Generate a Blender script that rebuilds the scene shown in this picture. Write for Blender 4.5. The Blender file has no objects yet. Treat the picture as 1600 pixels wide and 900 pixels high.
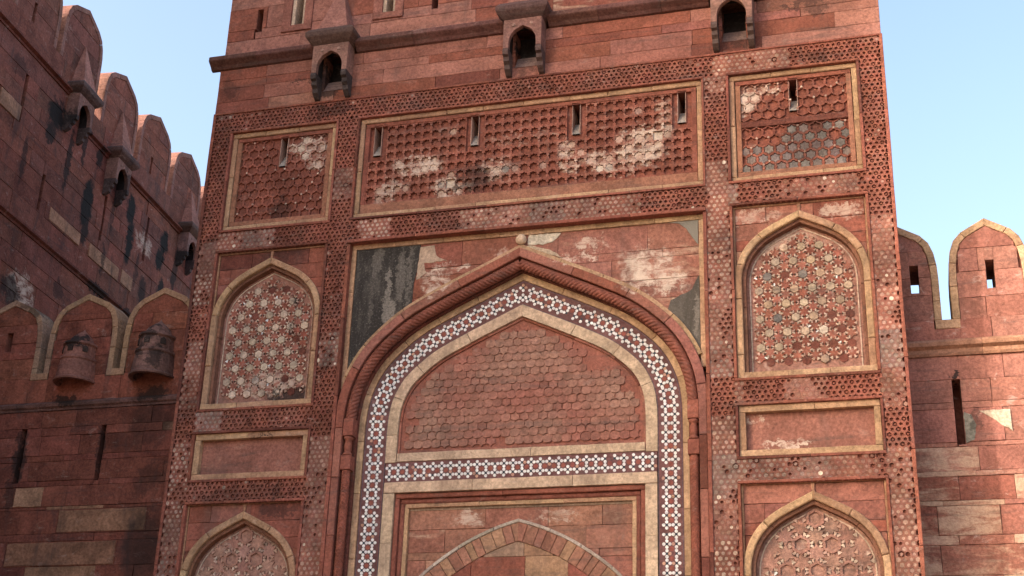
import bpy, math, random
from mathutils import Vector, Matrix, noise
rnd = random.Random(7)
PI = math.pi
sc = bpy.context.scene
COL = sc.collection

# ------------------------------------------------------------------ camera
cam = bpy.data.cameras.new('camera'); cam_o = bpy.data.objects.new('camera', cam); COL.objects.link(cam_o)
cam.sensor_width = 36.0; cam.lens = 48.516; cam.clip_end = 5000
p, yw, r = math.radians(22.3976), math.radians(-16.8810), math.radians(2.0658)
fwd = Vector((math.sin(yw)*math.cos(p), math.cos(yw)*math.cos(p), math.sin(p)))
rt = Vector((math.cos(yw), -math.sin(yw), 0)); up = rt.cross(fwd)
R_ = math.cos(r)*rt + math.sin(r)*up; U_ = -math.sin(r)*rt + math.cos(r)*up
m = Matrix((( R_.x, U_.x, -fwd.x, 5.9334), (R_.y, U_.y, -fwd.y, -19.9125), (R_.z, U_.z, -fwd.z, 1.7), (0, 0, 0, 1)))
cam_o.matrix_world = m
sc.camera = cam_o

# ------------------------------------------------------------------ sky, sun, exposure
SUN_EL, SUN_AZ = 25.0, 229.0            # degrees; azimuth clockwise from +y: from the left, a little in front of the gate
w = bpy.data.worlds.new('World'); sc.world = w; w.use_nodes = True
nt = w.node_tree
sky = nt.nodes.new('ShaderNodeTexSky'); sky.sky_type = 'NISHITA'; sky.sun_disc = False
sky.sun_elevation = math.radians(SUN_EL); sky.sun_rotation = math.radians(SUN_AZ)
sky.altitude = 100; sky.air_density = 1.0; sky.dust_density = 4.2; sky.ozone_density = 0.0
nt.links.new(sky.outputs[0], nt.nodes['Background'].inputs[0]); nt.nodes['Background'].inputs[1].default_value = 0.15
sun = bpy.data.lights.new('sun', 'SUN'); sun.energy = 2.3; sun.angle = math.radians(1.8); sun.color = (1.0, 0.89, 0.76)
sun_o = bpy.data.objects.new('sun', sun); COL.objects.link(sun_o)
sd = Vector((math.sin(math.radians(SUN_AZ))*math.cos(math.radians(SUN_EL)), math.cos(math.radians(SUN_AZ))*math.cos(math.radians(SUN_EL)), math.sin(math.radians(SUN_EL))))
sun_o.rotation_euler = (-sd).to_track_quat('-Z', 'Y').to_euler()
sc.view_settings.view_transform = 'Standard'; sc.view_settings.look = 'None'
sc.view_settings.exposure = 1.70; sc.view_settings.gamma = 1.0
sc.cycles.max_bounces = 6; sc.cycles.diffuse_bounces = 3

# ------------------------------------------------------------------ materials
def srgb(r_, g_, b_):
    f = lambda c: (c/255/12.92) if c/255 <= .04045 else ((c/255+.055)/1.055)**2.4
    return (f(r_), f(g_), f(b_))
RED = (.260, .091, .063); DEEP = (.159, .057, .042); PINK = (.326, .145, .109); ROSE = (.288, .118, .088)
BUFF = (.49, .315, .19); BUFF2 = (.39, .235, .14); PALE = (.62, .50, .40); GREY = (.19, .165, .15); WHITE = (.80, .78, .76)
def jit(c, a=.1):
    a *= .8
    k = 1 + rnd.uniform(-a, a); return (min(.95, c[0]*k*(1+rnd.uniform(-a, a)*.25)), min(.95, c[1]*k*(1+rnd.uniform(-a, a)*.4)), min(.95, c[2]*k*(1+rnd.uniform(-a, a)*.4)))
def mixc(a, b, t): return tuple(a[i]*(1-t)+b[i]*t for i in range(3))

class NG:
    def __init__(s, mat): s.t = mat.node_tree; s.N = s.t.nodes; s.L = s.t.links
    def n(s, kind, **kw):
        o = s.N.new(kind)
        for k, v in kw.items(): setattr(o, k, v)
        return o
    def put(s, sock, v):
        if hasattr(v, 'is_output') or hasattr(v, 'links'): s.L.new(v, sock)
        else: sock.default_value = v
    def math(s, op, a, b=0.0, clamp=False):
        o = s.n('ShaderNodeMath', operation=op, use_clamp=clamp); s.put(o.inputs[0], a); s.put(o.inputs[1], b); return o.outputs[0]
    def vmath(s, op, a, b):
        o = s.n('ShaderNodeVectorMath', operation=op); s.put(o.inputs[0], a); s.put(o.inputs[1], b)
        return o.outputs['Value'] if op in ('LENGTH', 'DISTANCE') else o.outputs[0]
    def noise(s, vec, scale, detail=4.0, rough=.55, dist=0.0):
        o = s.n('ShaderNodeTexNoise'); s.L.new(vec, o.inputs['Vector']); o.inputs['Scale'].default_value = scale
        o.inputs['Detail'].default_value = detail; o.inputs['Roughness'].default_value = rough; o.inputs['Distortion'].default_value = dist
        return o.outputs[0]
    def ramp(s, v, lo, hi, a=0.0, b=1.0):
        o = s.n('ShaderNodeMapRange', interpolation_type='SMOOTHSTEP'); s.put(o.inputs[0], v); s.put(o.inputs[1], lo); s.put(o.inputs[2], hi)
        o.inputs[3].default_value = a; o.inputs[4].default_value = b; return o.outputs[0]
    def mix(s, f, a, b, mode='MIX'):
        o = s.n('ShaderNodeMix', data_type='RGBA', blend_type=mode); s.put(o.inputs[0], f)
        s.put(o.inputs[6], a if not isinstance(a, tuple) else (*a, 1)); s.put(o.inputs[7], b if not isinstance(b, tuple) else (*b, 1)); return o.outputs[2]

def ellipses(g, PP, items):
    tot = None
    for (sx, sz, rx, rz, k) in items:
        q = g.vmath('MULTIPLY', g.vmath('SUBTRACT', PP, (sx, 0, sz)), (1/rx, 0, 1/rz))
        mk_ = g.ramp(g.vmath('LENGTH', q, (0, 0, 0)), .62, 1.02, k, 0.0)
        tot = mk_ if tot is None else g.math('MAXIMUM', tot, mk_)
    return tot
def stone(name, thing, attr=False, stains=(), blooms=(), streak=.25, pale=.2, bump=.6, rough=.92, veins=True, varia=.4, bed=.38, tint=(.07, .062, .058)):
    """weathered sandstone: own colour from the object (or the face colours), with mottling, buff veins, soot and lichen"""
    mt = bpy.data.materials.new(name); mt.use_nodes = True; g = NG(mt)
    bs = g.N['Principled BSDF']; bs.inputs['Roughness'].default_value = rough; bs.inputs['Specular IOR Level'].default_value = .1
    tc = g.n('ShaderNodeTexCoord'); tc.object = thing; P = tc.outputs['Object']
    oi = g.n('ShaderNodeObjectInfo')
    off = g.vmath('SCALE', (13.1, 7.7, 5.3), (0, 0, 0)); sn = off.node; g.L.new(g.math('MULTIPLY', oi.outputs['Random'], 9.0), sn.inputs['Scale'])
    Q = g.vmath('ADD', P, off)
    base = g.n('ShaderNodeAttribute', attribute_name='Col').outputs['Color'] if attr else oi.outputs['Color']
    n1 = g.noise(Q, 1.9, 4, .68, .5); n2 = g.noise(P, 21, 3, .75)
    v = g.ramp(n1, .28, .72, .9-varia*.56, .9+varia*.45)
    v = g.math('MULTIPLY', v, g.ramp(n2, .2, .8, .64, 1.36))
    vx = g.n('ShaderNodeCombineXYZ')
    for i in range(3): g.L.new(v, vx.inputs[i])
    c = g.mix(1.0, base, vx.outputs[0], 'MULTIPLY')
    if veins and not attr:      # buff bedding in the red stone; how much is the object's alpha
        mp = g.n('ShaderNodeMapping'); mp.inputs['Scale'].default_value = (.75, 1.0, 2.6); mp.inputs['Rotation'].default_value = (0, .18, 0); g.L.new(Q, mp.inputs[0])
        vn = g.noise(mp.outputs[0], 1.5, 4, .68, 1.2)
        th = g.math('SUBTRACT', .86, g.math('MULTIPLY', oi.outputs['Alpha'], .55))
        vm = g.ramp(vn, th, g.math('ADD', th, .24))
        vm = g.math('MULTIPLY', vm, g.ramp(n2, .3, .7, .55, 1.0))
        c = g.mix(g.math('MULTIPLY', vm, .78), c, mixc(BUFF, PALE, .4))
    mp = g.n('ShaderNodeMapping'); mp.inputs['Scale'].default_value = (1.0, 1.0, 1.9); g.L.new(P, mp.inputs[0])
    pn = g.noise(mp.outputs[0], 3.3, 5, .78, .6)
    if pale:                    # lime bloom and scuffs
        c = g.mix(g.ramp(pn, .57, .72, 0, pale), c, (.52, .40, .345))
    if blooms or stains:
        dn = g.n('ShaderNodeTexNoise'); g.L.new(P, dn.inputs['Vector']); dn.inputs['Scale'].default_value = 5.0; dn.inputs['Detail'].default_value = 5; dn.inputs['Roughness'].default_value = .72
        dv = g.vmath('SUBTRACT', dn.outputs[1], (.5, .5, .5))
        PP = g.vmath('ADD', P, g.vmath('MULTIPLY', dv, (.5, 0, .85)))
    if blooms: c = g.mix(g.math('MULTIPLY', ellipses(g, PP, blooms), g.ramp(pn, .38, .60)), c, (.60, .47, .38))
    if streak:                  # soot washed down the wall
        mp = g.n('ShaderNodeMapping'); mp.inputs['Scale'].default_value = (1.5, 1.0, .33); g.L.new(P, mp.inputs[0])
        sm = g.ramp(g.noise(mp.outputs[0], 1.6, 4, .7, .3), .52, .74)
        sm = g.math('MULTIPLY', sm, g.ramp(n2, .3, .65, .45, 1.0))
        c = g.mix(g.math('MULTIPLY', sm, streak), c, tint)
    mp = g.n('ShaderNodeMapping'); mp.inputs['Scale'].default_value = (.45, 1.0, 4.2); g.L.new(P, mp.inputs[0])
    c = g.mix(g.ramp(g.noise(mp.outputs[0], 1.5, 4, .7, .5), .54, .70, 0, bed), c, tint)      # grime along the beds
    if stains: c = g.mix(ellipses(g, PP, stains), c, (.024, .021, .020))
    g.L.new(c, bs.inputs['Base Color'])
    bp = g.n('ShaderNodeBump'); bp.inputs['Strength'].default_value = bump; bp.inputs['Distance'].default_value = .025
    g.L.new(g.math('ADD', g.noise(Q, 6.5, 3, .7), g.math('MULTIPLY', n2, .6)), bp.inputs['Height']); g.L.new(bp.outputs[0], bs.inputs['Normal'])
    return mt
def plaster(name, thing):
    """old lime plaster gone black with grey run marks and speckles"""
    mt = bpy.data.materials.new(name); mt.use_nodes = True; g = NG(mt); bs = g.N['Principled BSDF']; bs.inputs['Roughness'].default_value = .95; bs.inputs['Specular IOR Level'].default_value = .1
    tc = g.n('ShaderNodeTexCoord'); tc.object = thing; P = tc.outputs['Object']; base = g.n('ShaderNodeObjectInfo').outputs['Color']
    mp = g.n('ShaderNodeMapping'); mp.inputs['Scale'].default_value = (2.0, 1, .42); g.L.new(P, mp.inputs[0])
    run = g.ramp(g.noise(mp.outputs[0], 1.4, 6, .72, .9), .45, .66); spk = g.noise(P, 30, 5, .82)
    dn = g.n('ShaderNodeTexNoise'); g.L.new(P, dn.inputs['Vector']); dn.inputs['Scale'].default_value = 6; dn.inputs['Detail'].default_value = 5; dn.inputs['Roughness'].default_value = .75
    PP = g.vmath('ADD', P, g.vmath('MULTIPLY', g.vmath('SUBTRACT', dn.outputs[1], (.5, .5, .5)), (.35, 0, .9)))
    run = g.math('MAXIMUM', g.math('MULTIPLY', run, .35), ellipses(g, PP, [(-2.33, 10.3, .06, .8, .9), (-2.25, 9.9, .12, .45, 1), (-2.1, 10.7, .12, .6, .55), (-2.55, 11.0, .1, .3, .5), (-1.95, 10.7, .05, .8, .5), (-2.62, 10.1, .05, .4, .35), (2.9, 9.6, .06, .4, .8)]))
    c = g.mix(g.math('MULTIPLY', run, g.ramp(spk, .35, .62, .3, 1.0)), base, (.27, .235, .20))
    c = g.mix(g.ramp(spk, .54, .68, 0, .8), c, (.22, .195, .17)); c = g.mix(g.ramp(g.noise(P, 3, 6, .75), .62, .75, 0, .6), c, (.30, .22, .16))
    g.L.new(c, bs.inputs['Base Color'])
    bp = g.n('ShaderNodeBump'); bp.inputs['Strength'].default_value = .8; bp.inputs['Distance'].default_value = .02; g.L.new(spk, bp.inputs['Height']); g.L.new(bp.outputs[0], bs.inputs['Normal'])
    return mt

# ------------------------------------------------------------------ object helpers
def thing(name, label, cat, loc=(0, 0, 0), rotz=0.0, group=None):
    o = bpy.data.objects.new(name, None); COL.objects.link(o); o.location = loc; o.rotation_euler = (0, 0, rotz)
    o['label'] = label; o['category'] = cat
    if group: o['group'] = group
    return o
def obj(name, me, parent, color=None, kind=None, label=None, loc=None):
    o = bpy.data.objects.new(name, me); COL.objects.link(o); o.parent = parent
    if color is not None: o.color = color if len(color) == 4 else (*color, 0.0)
    if kind: o['kind'] = kind
    if label: o['label'] = label
    if loc: o.location = loc
    return o
def mesh(name, V, F, mat, cols=None, smooth=False):
    me = bpy.data.meshes.new(name); me.from_pydata(V, [], F); me.materials.append(mat)
    if cols:
        a = me.color_attributes.new('Col', 'FLOAT_COLOR', 'CORNER'); buf = []
        for pl, c in zip(me.polygons, cols): buf += [c[0], c[1], c[2], 1.0]*pl.loop_total
        a.data.foreach_set('color', buf)
    if smooth: me.polygons.foreach_set('use_smooth', [True]*len(me.polygons))
    return me
def area(P): return .5*sum(P[i][0]*P[(i+1) % len(P)][1]-P[(i+1) % len(P)][0]*P[i][1] for i in range(len(P)))
def rough(P, seg=.16, j=.004, rn=None):
    rn = rn or rnd; out = []
    for i in range(len(P)):
        a, b = P[i], P[(i+1) % len(P)]; L = math.hypot(b[0]-a[0], b[1]-a[1]); n = max(1, int(L/seg))
        for k in range(n):
            t = k/n; out.append((a[0]+(b[0]-a[0])*t+rn.uniform(-j, j), a[1]+(b[1]-a[1])*t+rn.uniform(-j, j)))
    return out
def inset(P, d):
    if area(P) < 0: P = P[::-1]
    n = len(P); out = []
    for i in range(n):
        a, b, c = P[i-1], P[i], P[(i+1) % n]
        e1 = (b[0]-a[0], b[1]-a[1]); e2 = (c[0]-b[0], c[1]-b[1]); l1 = math.hypot(*e1) or 1e-6; l2 = math.hypot(*e2) or 1e-6
        nx, nz = -e1[1]/l1-e2[1]/l2, e1[0]/l1+e2[0]/l2; l = math.hypot(nx, nz) or 1e-6
        k = d/max(.45, l/2); out.append((b[0]+nx/l*k, b[1]+nz/l*k))
    return P, out
def prism_vf(P, y0, y1, ch=0.0, back=False):
    """outline P in (x, z) from front y0 to back y1, front edge chamfered by ch"""
    if area(P) < 0: P = P[::-1]
    n = len(P); V = []; F = []
    if ch > 0:
        P, I = inset(P, ch)
        V += [(x, y0, z) for x, z in I] + [(x, y0+ch*.8, z) for x, z in P] + [(x, y1, z) for x, z in P]; rings = 3
    else: V += [(x, y0, z) for x, z in P] + [(x, y1, z) for x, z in P]; rings = 2
    F.append(tuple(range(n)))
    for q in range(rings-1):
        for i in range(n): F.append((q*n+(i+1) % n, q*n+i, (q+1)*n+i, (q+1)*n+(i+1) % n))
    if back: F.append(tuple(range((rings-1)*n, rings*n))[::-1])
    return V, F
def prism(name, P, y0, y1, mat, parent, color, ch=.006, back=False, **kw):
    V, F = prism_vf(P, y0, y1, ch, back); return obj(name, mesh(name, V, F, mat), parent, color, **kw)
def rect(x0, x1, z0, z1): return [(x0, z0), (x1, z0), (x1, z1), (x0, z1)]
def box_vf(x0, x1, y0, y1, z0, z1):
    V = [(x, y, z) for z in (z0, z1) for y in (y0, y1) for x in (x0, x1)]
    return V, [(0, 1, 5, 4), (1, 3, 7, 5), (3, 2, 6, 7), (2, 0, 4, 6), (4, 5, 7, 6), (0, 2, 3, 1)]
def joinvf(L):
    V, F = [], []
    for v, f in L:
        o = len(V); V += v; F += [tuple(i+o for i in q) for q in f]
    return V, F
def split(rs, holes):
    """rectangles minus rectangles"""
    for (hx0, hx1, hz0, hz1) in holes:
        out = []
        for (a, b, c, d) in rs:
            if hx1 <= a or hx0 >= b or hz1 <= c or hz0 >= d: out.append((a, b, c, d)); continue
            if hx0-a > .03: out.append((a, hx0, c, d))
            if b-hx1 > .03: out.append((hx1, b, c, d))
            x0, x1 = max(a, hx0), min(b, hx1)
            if hz0-c > .02: out.append((x0, x1, c, hz0))
            if d-hz1 > .02: out.append((x0, x1, hz1, d))
        rs = out
    return rs
def clip_rect(a, b, c, d, lo, hi):
    if not lo and not hi: return [rect(a, b, c, d)]
    n = max(3, int((b-a)/.04)); runs = [[]]
    for i in range(n+1):
        x = a+(b-a)*i/n; l = max(c, lo(x)) if lo else c; h = min(d, hi(x)) if hi else d
        if h-l > .006: runs[-1].append((x, l, h))
        elif runs[-1]: runs.append([])
    out = []
    for rn in runs:
        if len(rn) < 3 or rn[-1][0]-rn[0][0] < .05: continue
        def thin(pts):
            o = [pts[0]]
            for i in range(1, len(pts)-1):
                if abs(pts[i][1]-pts[i-1][1]) > 1e-5 or abs(pts[i+1][1]-pts[i][1]) > 1e-5: o.append(pts[i])
            return o+[pts[-1]]
        out.append(thin([(x, l) for x, l, h in rn])+thin([(x, h) for x, l, h in rn])[::-1])
    return out
def ashlar(parent, mat, x0, x1, courses, lens, y0, y1, colfn, lo=None, hi=None, holes=(), name='stone_block', gap=.0028, dj=.004, back=False, ch=.005, cuts=None):
    """courses: list of z levels; one object per stone"""
    for k in range(len(courses)-1):
        z0, z1 = courses[k], courses[k+1]
        if cuts and k in cuts: xs = [x0]+list(cuts[k])+[x1]
        else:
            xs = [x0, x0+rnd.uniform(lens[0]*.4, lens[1])]
            while xs[-1] < x1-lens[0]*.6: xs.append(xs[-1]+rnd.uniform(*lens))
            xs[-1] = x1
        for a, b in zip(xs[:-1], xs[1:]):
            col = colfn((a+b)/2, (z0+z1)/2)
            for (ra, rb, rc, rd) in split([(a+gap, b-gap, z0+gap, z1-gap)], holes):
                for P in clip_rect(ra, rb, rc, rd, lo, hi):
                    if abs(area(P)) < .002: continue
                    prism(name, rough(P, .15, .003), y0+rnd.uniform(-dj, dj), y1, mat, parent, col, ch, back)
def colmix(tab, al=(0, .25)):
    def f(x, z):
        t = rnd.random()*sum(q[1] for q in tab)
        for c, k in tab:
            t -= k
            if t <= 0: break
        return (*jit(c, .13), rnd.uniform(*al))
    return f
def spline(P, n=10):
    out = []
    for i in range(len(P)-1):
        p0 = P[max(0, i-1)]; p1 = P[i]; p2 = P[i+1]; p3 = P[min(len(P)-1, i+2)]
        for k in range(n):
            t = k/n; out.append(tuple(.5*((2*p1[q])+(-p0[q]+p2[q])*t+(2*p0[q]-5*p1[q]+4*p2[q]-p3[q])*t*t+(-p0[q]+3*p1[q]-3*p2[q]+p3[q])*t**3) for q in (0, 1)))
    return out+[P[-1]]
class Arch:
    """right half of a pointed arch from the apex (x=0) down; offset curves, stones and a height function"""
    def __init__(s, pts, zb, cx=0.0, n=8):
        s.C = spline(pts, n); x, z = s.C[-1]; k = max(2, int((z-zb)/.1)); s.C += [(x, z-(z-zb)*(i+1)/k) for i in range(k)]; s.cx = cx
        s.N = []
        for i in range(len(s.C)):
            a, b = s.C[max(0, i-1)], s.C[min(len(s.C)-1, i+1)]
            if i == 0: a, b = s.C[0], s.C[1]
            tx, tz = b[0]-a[0], b[1]-a[1]; l = math.hypot(tx, tz); s.N.append((-tz/l, tx/l))
        s.S = [0.0]
        for i in range(1, len(s.C)): s.S.append(s.S[-1]+math.dist(s.C[i], s.C[i-1]))
    def at(s, i, o):
        nx, nz = s.N[i]; x, z = s.C[i][0]+nx*o, s.C[i][1]+nz*o
        ap = s.C[0][1]+o/max(.3, s.N[0][1])
        if i == 0 or x <= 0: return (0.0, ap)
        return (x, min(z, ap))
    def curve(s, o): return [s.at(i, o) for i in range(len(s.C))]
    def pos(s, d, o):
        i = 0
        while i < len(s.S)-2 and s.S[i+1] < d: i += 1
        t = (d-s.S[i])/(s.S[i+1]-s.S[i]); nx = s.N[i][0]*(1-t)+s.N[i+1][0]*t; nz = s.N[i][1]*(1-t)+s.N[i+1][1]*t
        l = math.hypot(nx, nz); nx /= l; nz /= l
        return (s.C[i][0]*(1-t)+s.C[i+1][0]*t+nx*o, s.C[i][1]*(1-t)+s.C[i+1][1]*t+nz*o), (nx, nz)
    def zfun(s, o):
        c = s.curve(o); mx = max(q[0] for q in c)
        def f(x):
            x = abs(x-s.cx)
            if x > mx: return -1e3
            for a, b in zip(c[:-1], c[1:]):
                if a[0] <= x <= b[0] and b[0] > a[0]: return a[1]+(b[1]-a[1])*(x-a[0])/(b[0]-a[0])
            return c[0][1]
        return f
    def outline(s, o, zb):
        c = [q for q in s.curve(o) if q[1] > zb]; c2 = []
        for q in c:
            if not c2 or math.dist(q, c2[-1]) > .004: c2.append(q)
        x = c2[-1][0]; rr = [(s.cx+a, b) for a, b in c2]+[(s.cx+x, zb)]; ll = [(s.cx-a, b) for a, b in c2[1:]]+[(s.cx-x, zb)]
        return rr[::-1]+ll
    def stones(s, parent, name, o1, o2, y0, y1, L, mat, colfn, ch=.005, dmax=1e9, jy=.002, gap=.004, xmax=1e9):
        tot = min(s.S[-1], dmax)
        for sg in (1, -1):
            d = 0.0
            while d < tot-.02:
                e = d+L*rnd.uniform(.75, 1.25)
                if e > tot-L*.4: e = tot
                ids = [i for i in range(len(s.S)) if d+.01 < s.S[i] < e-.01]
                g0 = 0 if d == 0 else gap
                def pp(dd, o):
                    if dd <= 1e-6: return s.at(0, o)
                    q = s.pos(dd, o)[0]
                    return q if q[0] > 0 else s.at(0, o)
                def run(o):
                    r_ = [pp(d+g0, o)]+[s.at(i, o) for i in ids]+[pp(e-gap, o)]; out = []
                    for q in r_:
                        if not out or math.dist(q, out[-1]) > .003: out.append(q)
                    return out
                P = run(o1)+run(o2)[::-1]
                P = [(s.cx+sg*min(x, xmax), z) for x, z in P]
                if abs(area(P)) > 5e-4: prism(name, P, y0+rnd.uniform(-jy, jy), y1, mat, parent, colfn(P[0][0], P[0][1]), ch)
                d = e
def frame(parent, name, x0, x1, z0, z1, wd, y0, y1, mat, colfn, L=.8, sides='tblr', ch=.005):
    """a rectangular frame, inner width wd inwards, made of stones end to end"""
    def bar(a, b, f):
        n = max(1, round(abs(b-a)/L)); cs = [a+(b-a)*i/n+(rnd.uniform(-.12, .12)*(b-a)/n if 0 < i < n else 0) for i in range(n+1)]
        for u, v in zip(cs[:-1], cs[1:]): prism(name, rough(f(u+.002, v-.002), .22, .0035), y0+rnd.uniform(-.004, .004), y1, mat, parent, colfn(u, z0), ch)
    if 't' in sides: bar(x0, x1, lambda u, v: rect(u, v, z1-wd, z1))
    if 'b' in sides: bar(x0, x1, lambda u, v: rect(u, v, z0, z0+wd))
    za, zb = (z0+wd+.003 if 'b' in sides else z0), (z1-wd-.003 if 't' in sides else z1)
    if 'l' in sides: bar(za, zb, lambda u, v: rect(x0, x0+wd, u, v))
    if 'r' in sides: bar(za, zb, lambda u, v: rect(x1-wd, x1, u, v))
def nz(x, z, s=1.0, o=0.0): return noise.noise(Vector((x*s+o, o*1.7+3.1, z*s)))
class Soup:
    def __init__(s): s.V = []; s.F = []; s.C = []
    def add(s, VF, col):
        o = len(s.V); s.V += VF[0]
        for f in VF[1]: s.F.append(tuple(i+o for i in f)); s.C.append(col)
    def ring(s, outer, inner, y0, y1, col):
        n = len(outer); o = len(s.V)
        s.V += [(x, y0, z) for x, z in outer]+[(x, y0, z) for x, z in inner]+[(x, y1, z) for x, z in inner]+[(x, y1, z) for x, z in outer]
        for i in range(n):
            j = (i+1) % n
            s.F += [(o+i, o+j, o+n+j, o+n+i), (o+n+i, o+n+j, o+2*n+j, o+2*n+i), (o+j, o+i, o+3*n+i, o+3*n+j)]; s.C += [col]*3
    def build(s, name, mat, parent, **kw):
        if s.F: return obj(name, mesh(name, s.V, s.F, mat, s.C), parent, (1, 1, 1), **kw)
def star(cx, cz, n, R, r_, a0=PI/2):
    return [(cx+(R if k % 2 == 0 else r_)*math.cos(a0+PI*k/n), cz+(R if k % 2 == 0 else r_)*math.sin(a0+PI*k/n)) for k in range(2*n)]
def ngon(cx, cz, n, R, a0=PI/2): return [(cx+R*math.cos(a0+2*PI*k/n), cz+R*math.sin(a0+2*PI*k/n)) for k in range(n)]
def hexring(cx, cz, R, n):      # n samples (12 or 24) on a pointy-top hexagon, starting at the top
    out = []
    for k in range(n):
        a = 2*PI*k/n; b = (a % (PI/3))-PI/6; rr = R*math.cos(PI/6)/math.cos(b); out.append((cx+rr*math.cos(a+PI/2), cz+rr*math.sin(a+PI/2)))
    return out
def sqring(cx, cz, h, n=16):
    out = []
    for k in range(n):
        a = PI/2+2*PI*k/n; c, s_ = math.cos(a), math.sin(a); t = h/max(abs(c), abs(s_)); out.append((cx+c*t, cz+s_*t))
    return out
def lathe_vf(prof, n, a0, a1, cx=0, cy=0):
    V = []; F = []; k = len(prof); closed = abs(a1-a0-2*PI) < 1e-4; m_ = n if closed else n+1
    for i in range(m_):
        a = a0+(a1-a0)*i/n
        V += [(cx+r_*math.cos(a), cy+r_*math.sin(a), z) for r_, z in prof]
    for i in range(n):
        j = (i+1) % m_
        for q in range(k-1): F.append((i*k+q, j*k+q, j*k+q+1, i*k+q+1))
    return V, F

# ------------------------------------------------------------------ the ground
gm = bpy.data.materials.new('ground'); gm.use_nodes = True; g = NG(gm)
tc = g.n('ShaderNodeTexCoord'); c = g.mix(g.ramp(g.noise(tc.outputs['Object'], .6, 8, .65), .3, .7), (.17, .115, .08), (.23, .16, .11))
g.L.new(c, g.N['Principled BSDF'].inputs['Base Color']); g.N['Principled BSDF'].inputs['Roughness'].default_value = .95
gr = obj('ground', mesh('ground', [(-900, -900, 0), (900, -900, 0), (900, 900, 0), (-900, 900, 0)], [(0, 1, 2, 3)], gm), None, None, 'structure')

# ------------------------------------------------------------------ the gate tower
gate = thing('gate_tower', 'tall red sandstone gate tower with carved panels and a pointed arch outlined in white inlay', 'gate tower')
soot = [(-3.62, 14.9, .30, .34, .97), (-3.75, 14.55, .34, .30, .8), (0.0, 14.92, .27, .30, .97), (0.0, 14.5, .25, .2, .45), (3.62, 14.92, .27, .30, .97), (3.62, 14.5, .24, .2, .5)]  # soot round the drop boxes, with painted shade over their openings
ST = stone('red_sandstone', gate, stains=soot+[(4.75, 15.0, .5, .10, .6), (5.0, 14.86, .3, .09, .5), (-4.3, 14.72, .35, .05, .6), (-5.75, 14.75, .2, .25, .4), (-1.0, 14.85, .8, .05, .25), (-3.9, 6.75, .5, .12, .5), (-4.3, 11.3, .5, .12, .35)],
    blooms=[(2.1, 10.6, .55, .34, .9), (2.25, 10.22, .6, .22, 1), (1.2, 11.0, .35, .12, .8), (.95, 10.75, .5, .08, .9), (-1.45, 10.5, .32, .3, .9), (-1.2, 10.83, .4, .09, .9), (-.3, 10.95, .2, .12, .5), (4.2, 7.45, .4, .07, .9), (3.75, 7.85, .2, .1, .7), (-.75, 6.6, .35, .15, .7), (.6, 6.6, .5, .1, .6), (3.9, 11.2, .5, .1, .5), (5.2, 11.15, .4, .14, .6)], streak=.4, pale=.16)
BK = stone('bracket_sandstone', gate, streak=.5, pale=.15)
PBL = [(-1.95, 12.78, .55, .22, 0.80), (-2.45, 12.35, .3, .2, 0.64), (-1.3, 12.3, .5, .16, 0.72), (-.55, 12.6, .3, .25, 0.64), (.72, 12.75, .14, .28, 0.80), (.85, 12.45, .2, .12, 0.72), (1.3, 12.55, .35, .25, 0.56), (2.1, 12.95, .5, .14, 0.80), (2.0, 12.6, .5, .3, 0.80), (1.6, 12.32, .45, .12, 0.64), (-4.05, 13.4, .45, .16, 0.80), (-3.85, 13.1, .25, .2, 0.72), (3.8, 13.35, .22, .35, 0.80), (4.1, 13.55, .3, .1, 0.72), (-.0, 13.1, .8, .1, 0.32), (2.4, 13.3, .2, .3, 0.48)]
AT = stone('carved_sandstone', gate, attr=True, streak=.4, pale=.3, varia=.55, blooms=PBL, stains=[(-3.27, 10.9, .16, .5, .25), (-3.6, 14.05, .55, .16, .6), (4.75, 12.5, .45, .5, .45), (-.85, 12.4, .3, .35, .6), (-1.15, 12.3, .12, .35, .6), (-4.5, 12.2, .25, .3, .5), (-4.5, 7.0, 1.2, .2, .4), (5.0, 14.0, .25, .1, .45), (-3.27, 9.3, .16, .3, .5)])
PS = stone('panel_sandstone', gate, streak=.35, pale=.2, blooms=PBL, stains=[(-.85, 12.4, .3, .35, .6), (4.75, 12.5, .45, .5, .4), (-4.5, 12.2, .25, .3, .5)])
NS = stone('niche_sandstone', gate, streak=.3, pale=.45, varia=.5, stains=[(-4.0, 8.72, .55, .13, .85), (-3.55, 8.75, .15, .15, .9), (-4.1, 9.9, .07, .1, .8), (-4.05, 10.45, .07, .1, .8)], blooms=[(-4.4, 8.95, .7, .25, .7), (4.5, 10.9, .35, .1, .9), (4.1, 10.75, .3, .12, .6)])
BF = stone('buff_sandstone', gate, streak=.6, pale=.35, bed=.3, veins=False, varia=.4, stains=[(-4.3, 8.06, .3, .03, .8)], tint=(.13, .08, .06))
MB = stone('inlay_marble', gate, attr=True, bed=.12, streak=.12, pale=0, bump=.15, rough=.6, varia=.2)
PL = plaster('blackened_plaster', gate)
buffc = lambda x, z: (*jit(mixc(mixc(BUFF, BUFF2, rnd.random()), ROSE, rnd.choice((0, 0, .1, .25))), .1), 0)
redc = colmix([(RED, 5), (ROSE, 3), (DEEP, 1.5)], (0, .2))
stripc = colmix([(RED, 4), (DEEP, 1)], (0, .1))
HW = 6.0
body = obj('tower_body', mesh('tower_body', *joinvf([box_vf(-5.96, 5.96, .62, 9, 0, 18.6), box_vf(-5.94, 5.94, .1, .62, 0, 4.4)]), ST), gate, (*RED, .3))
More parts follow.
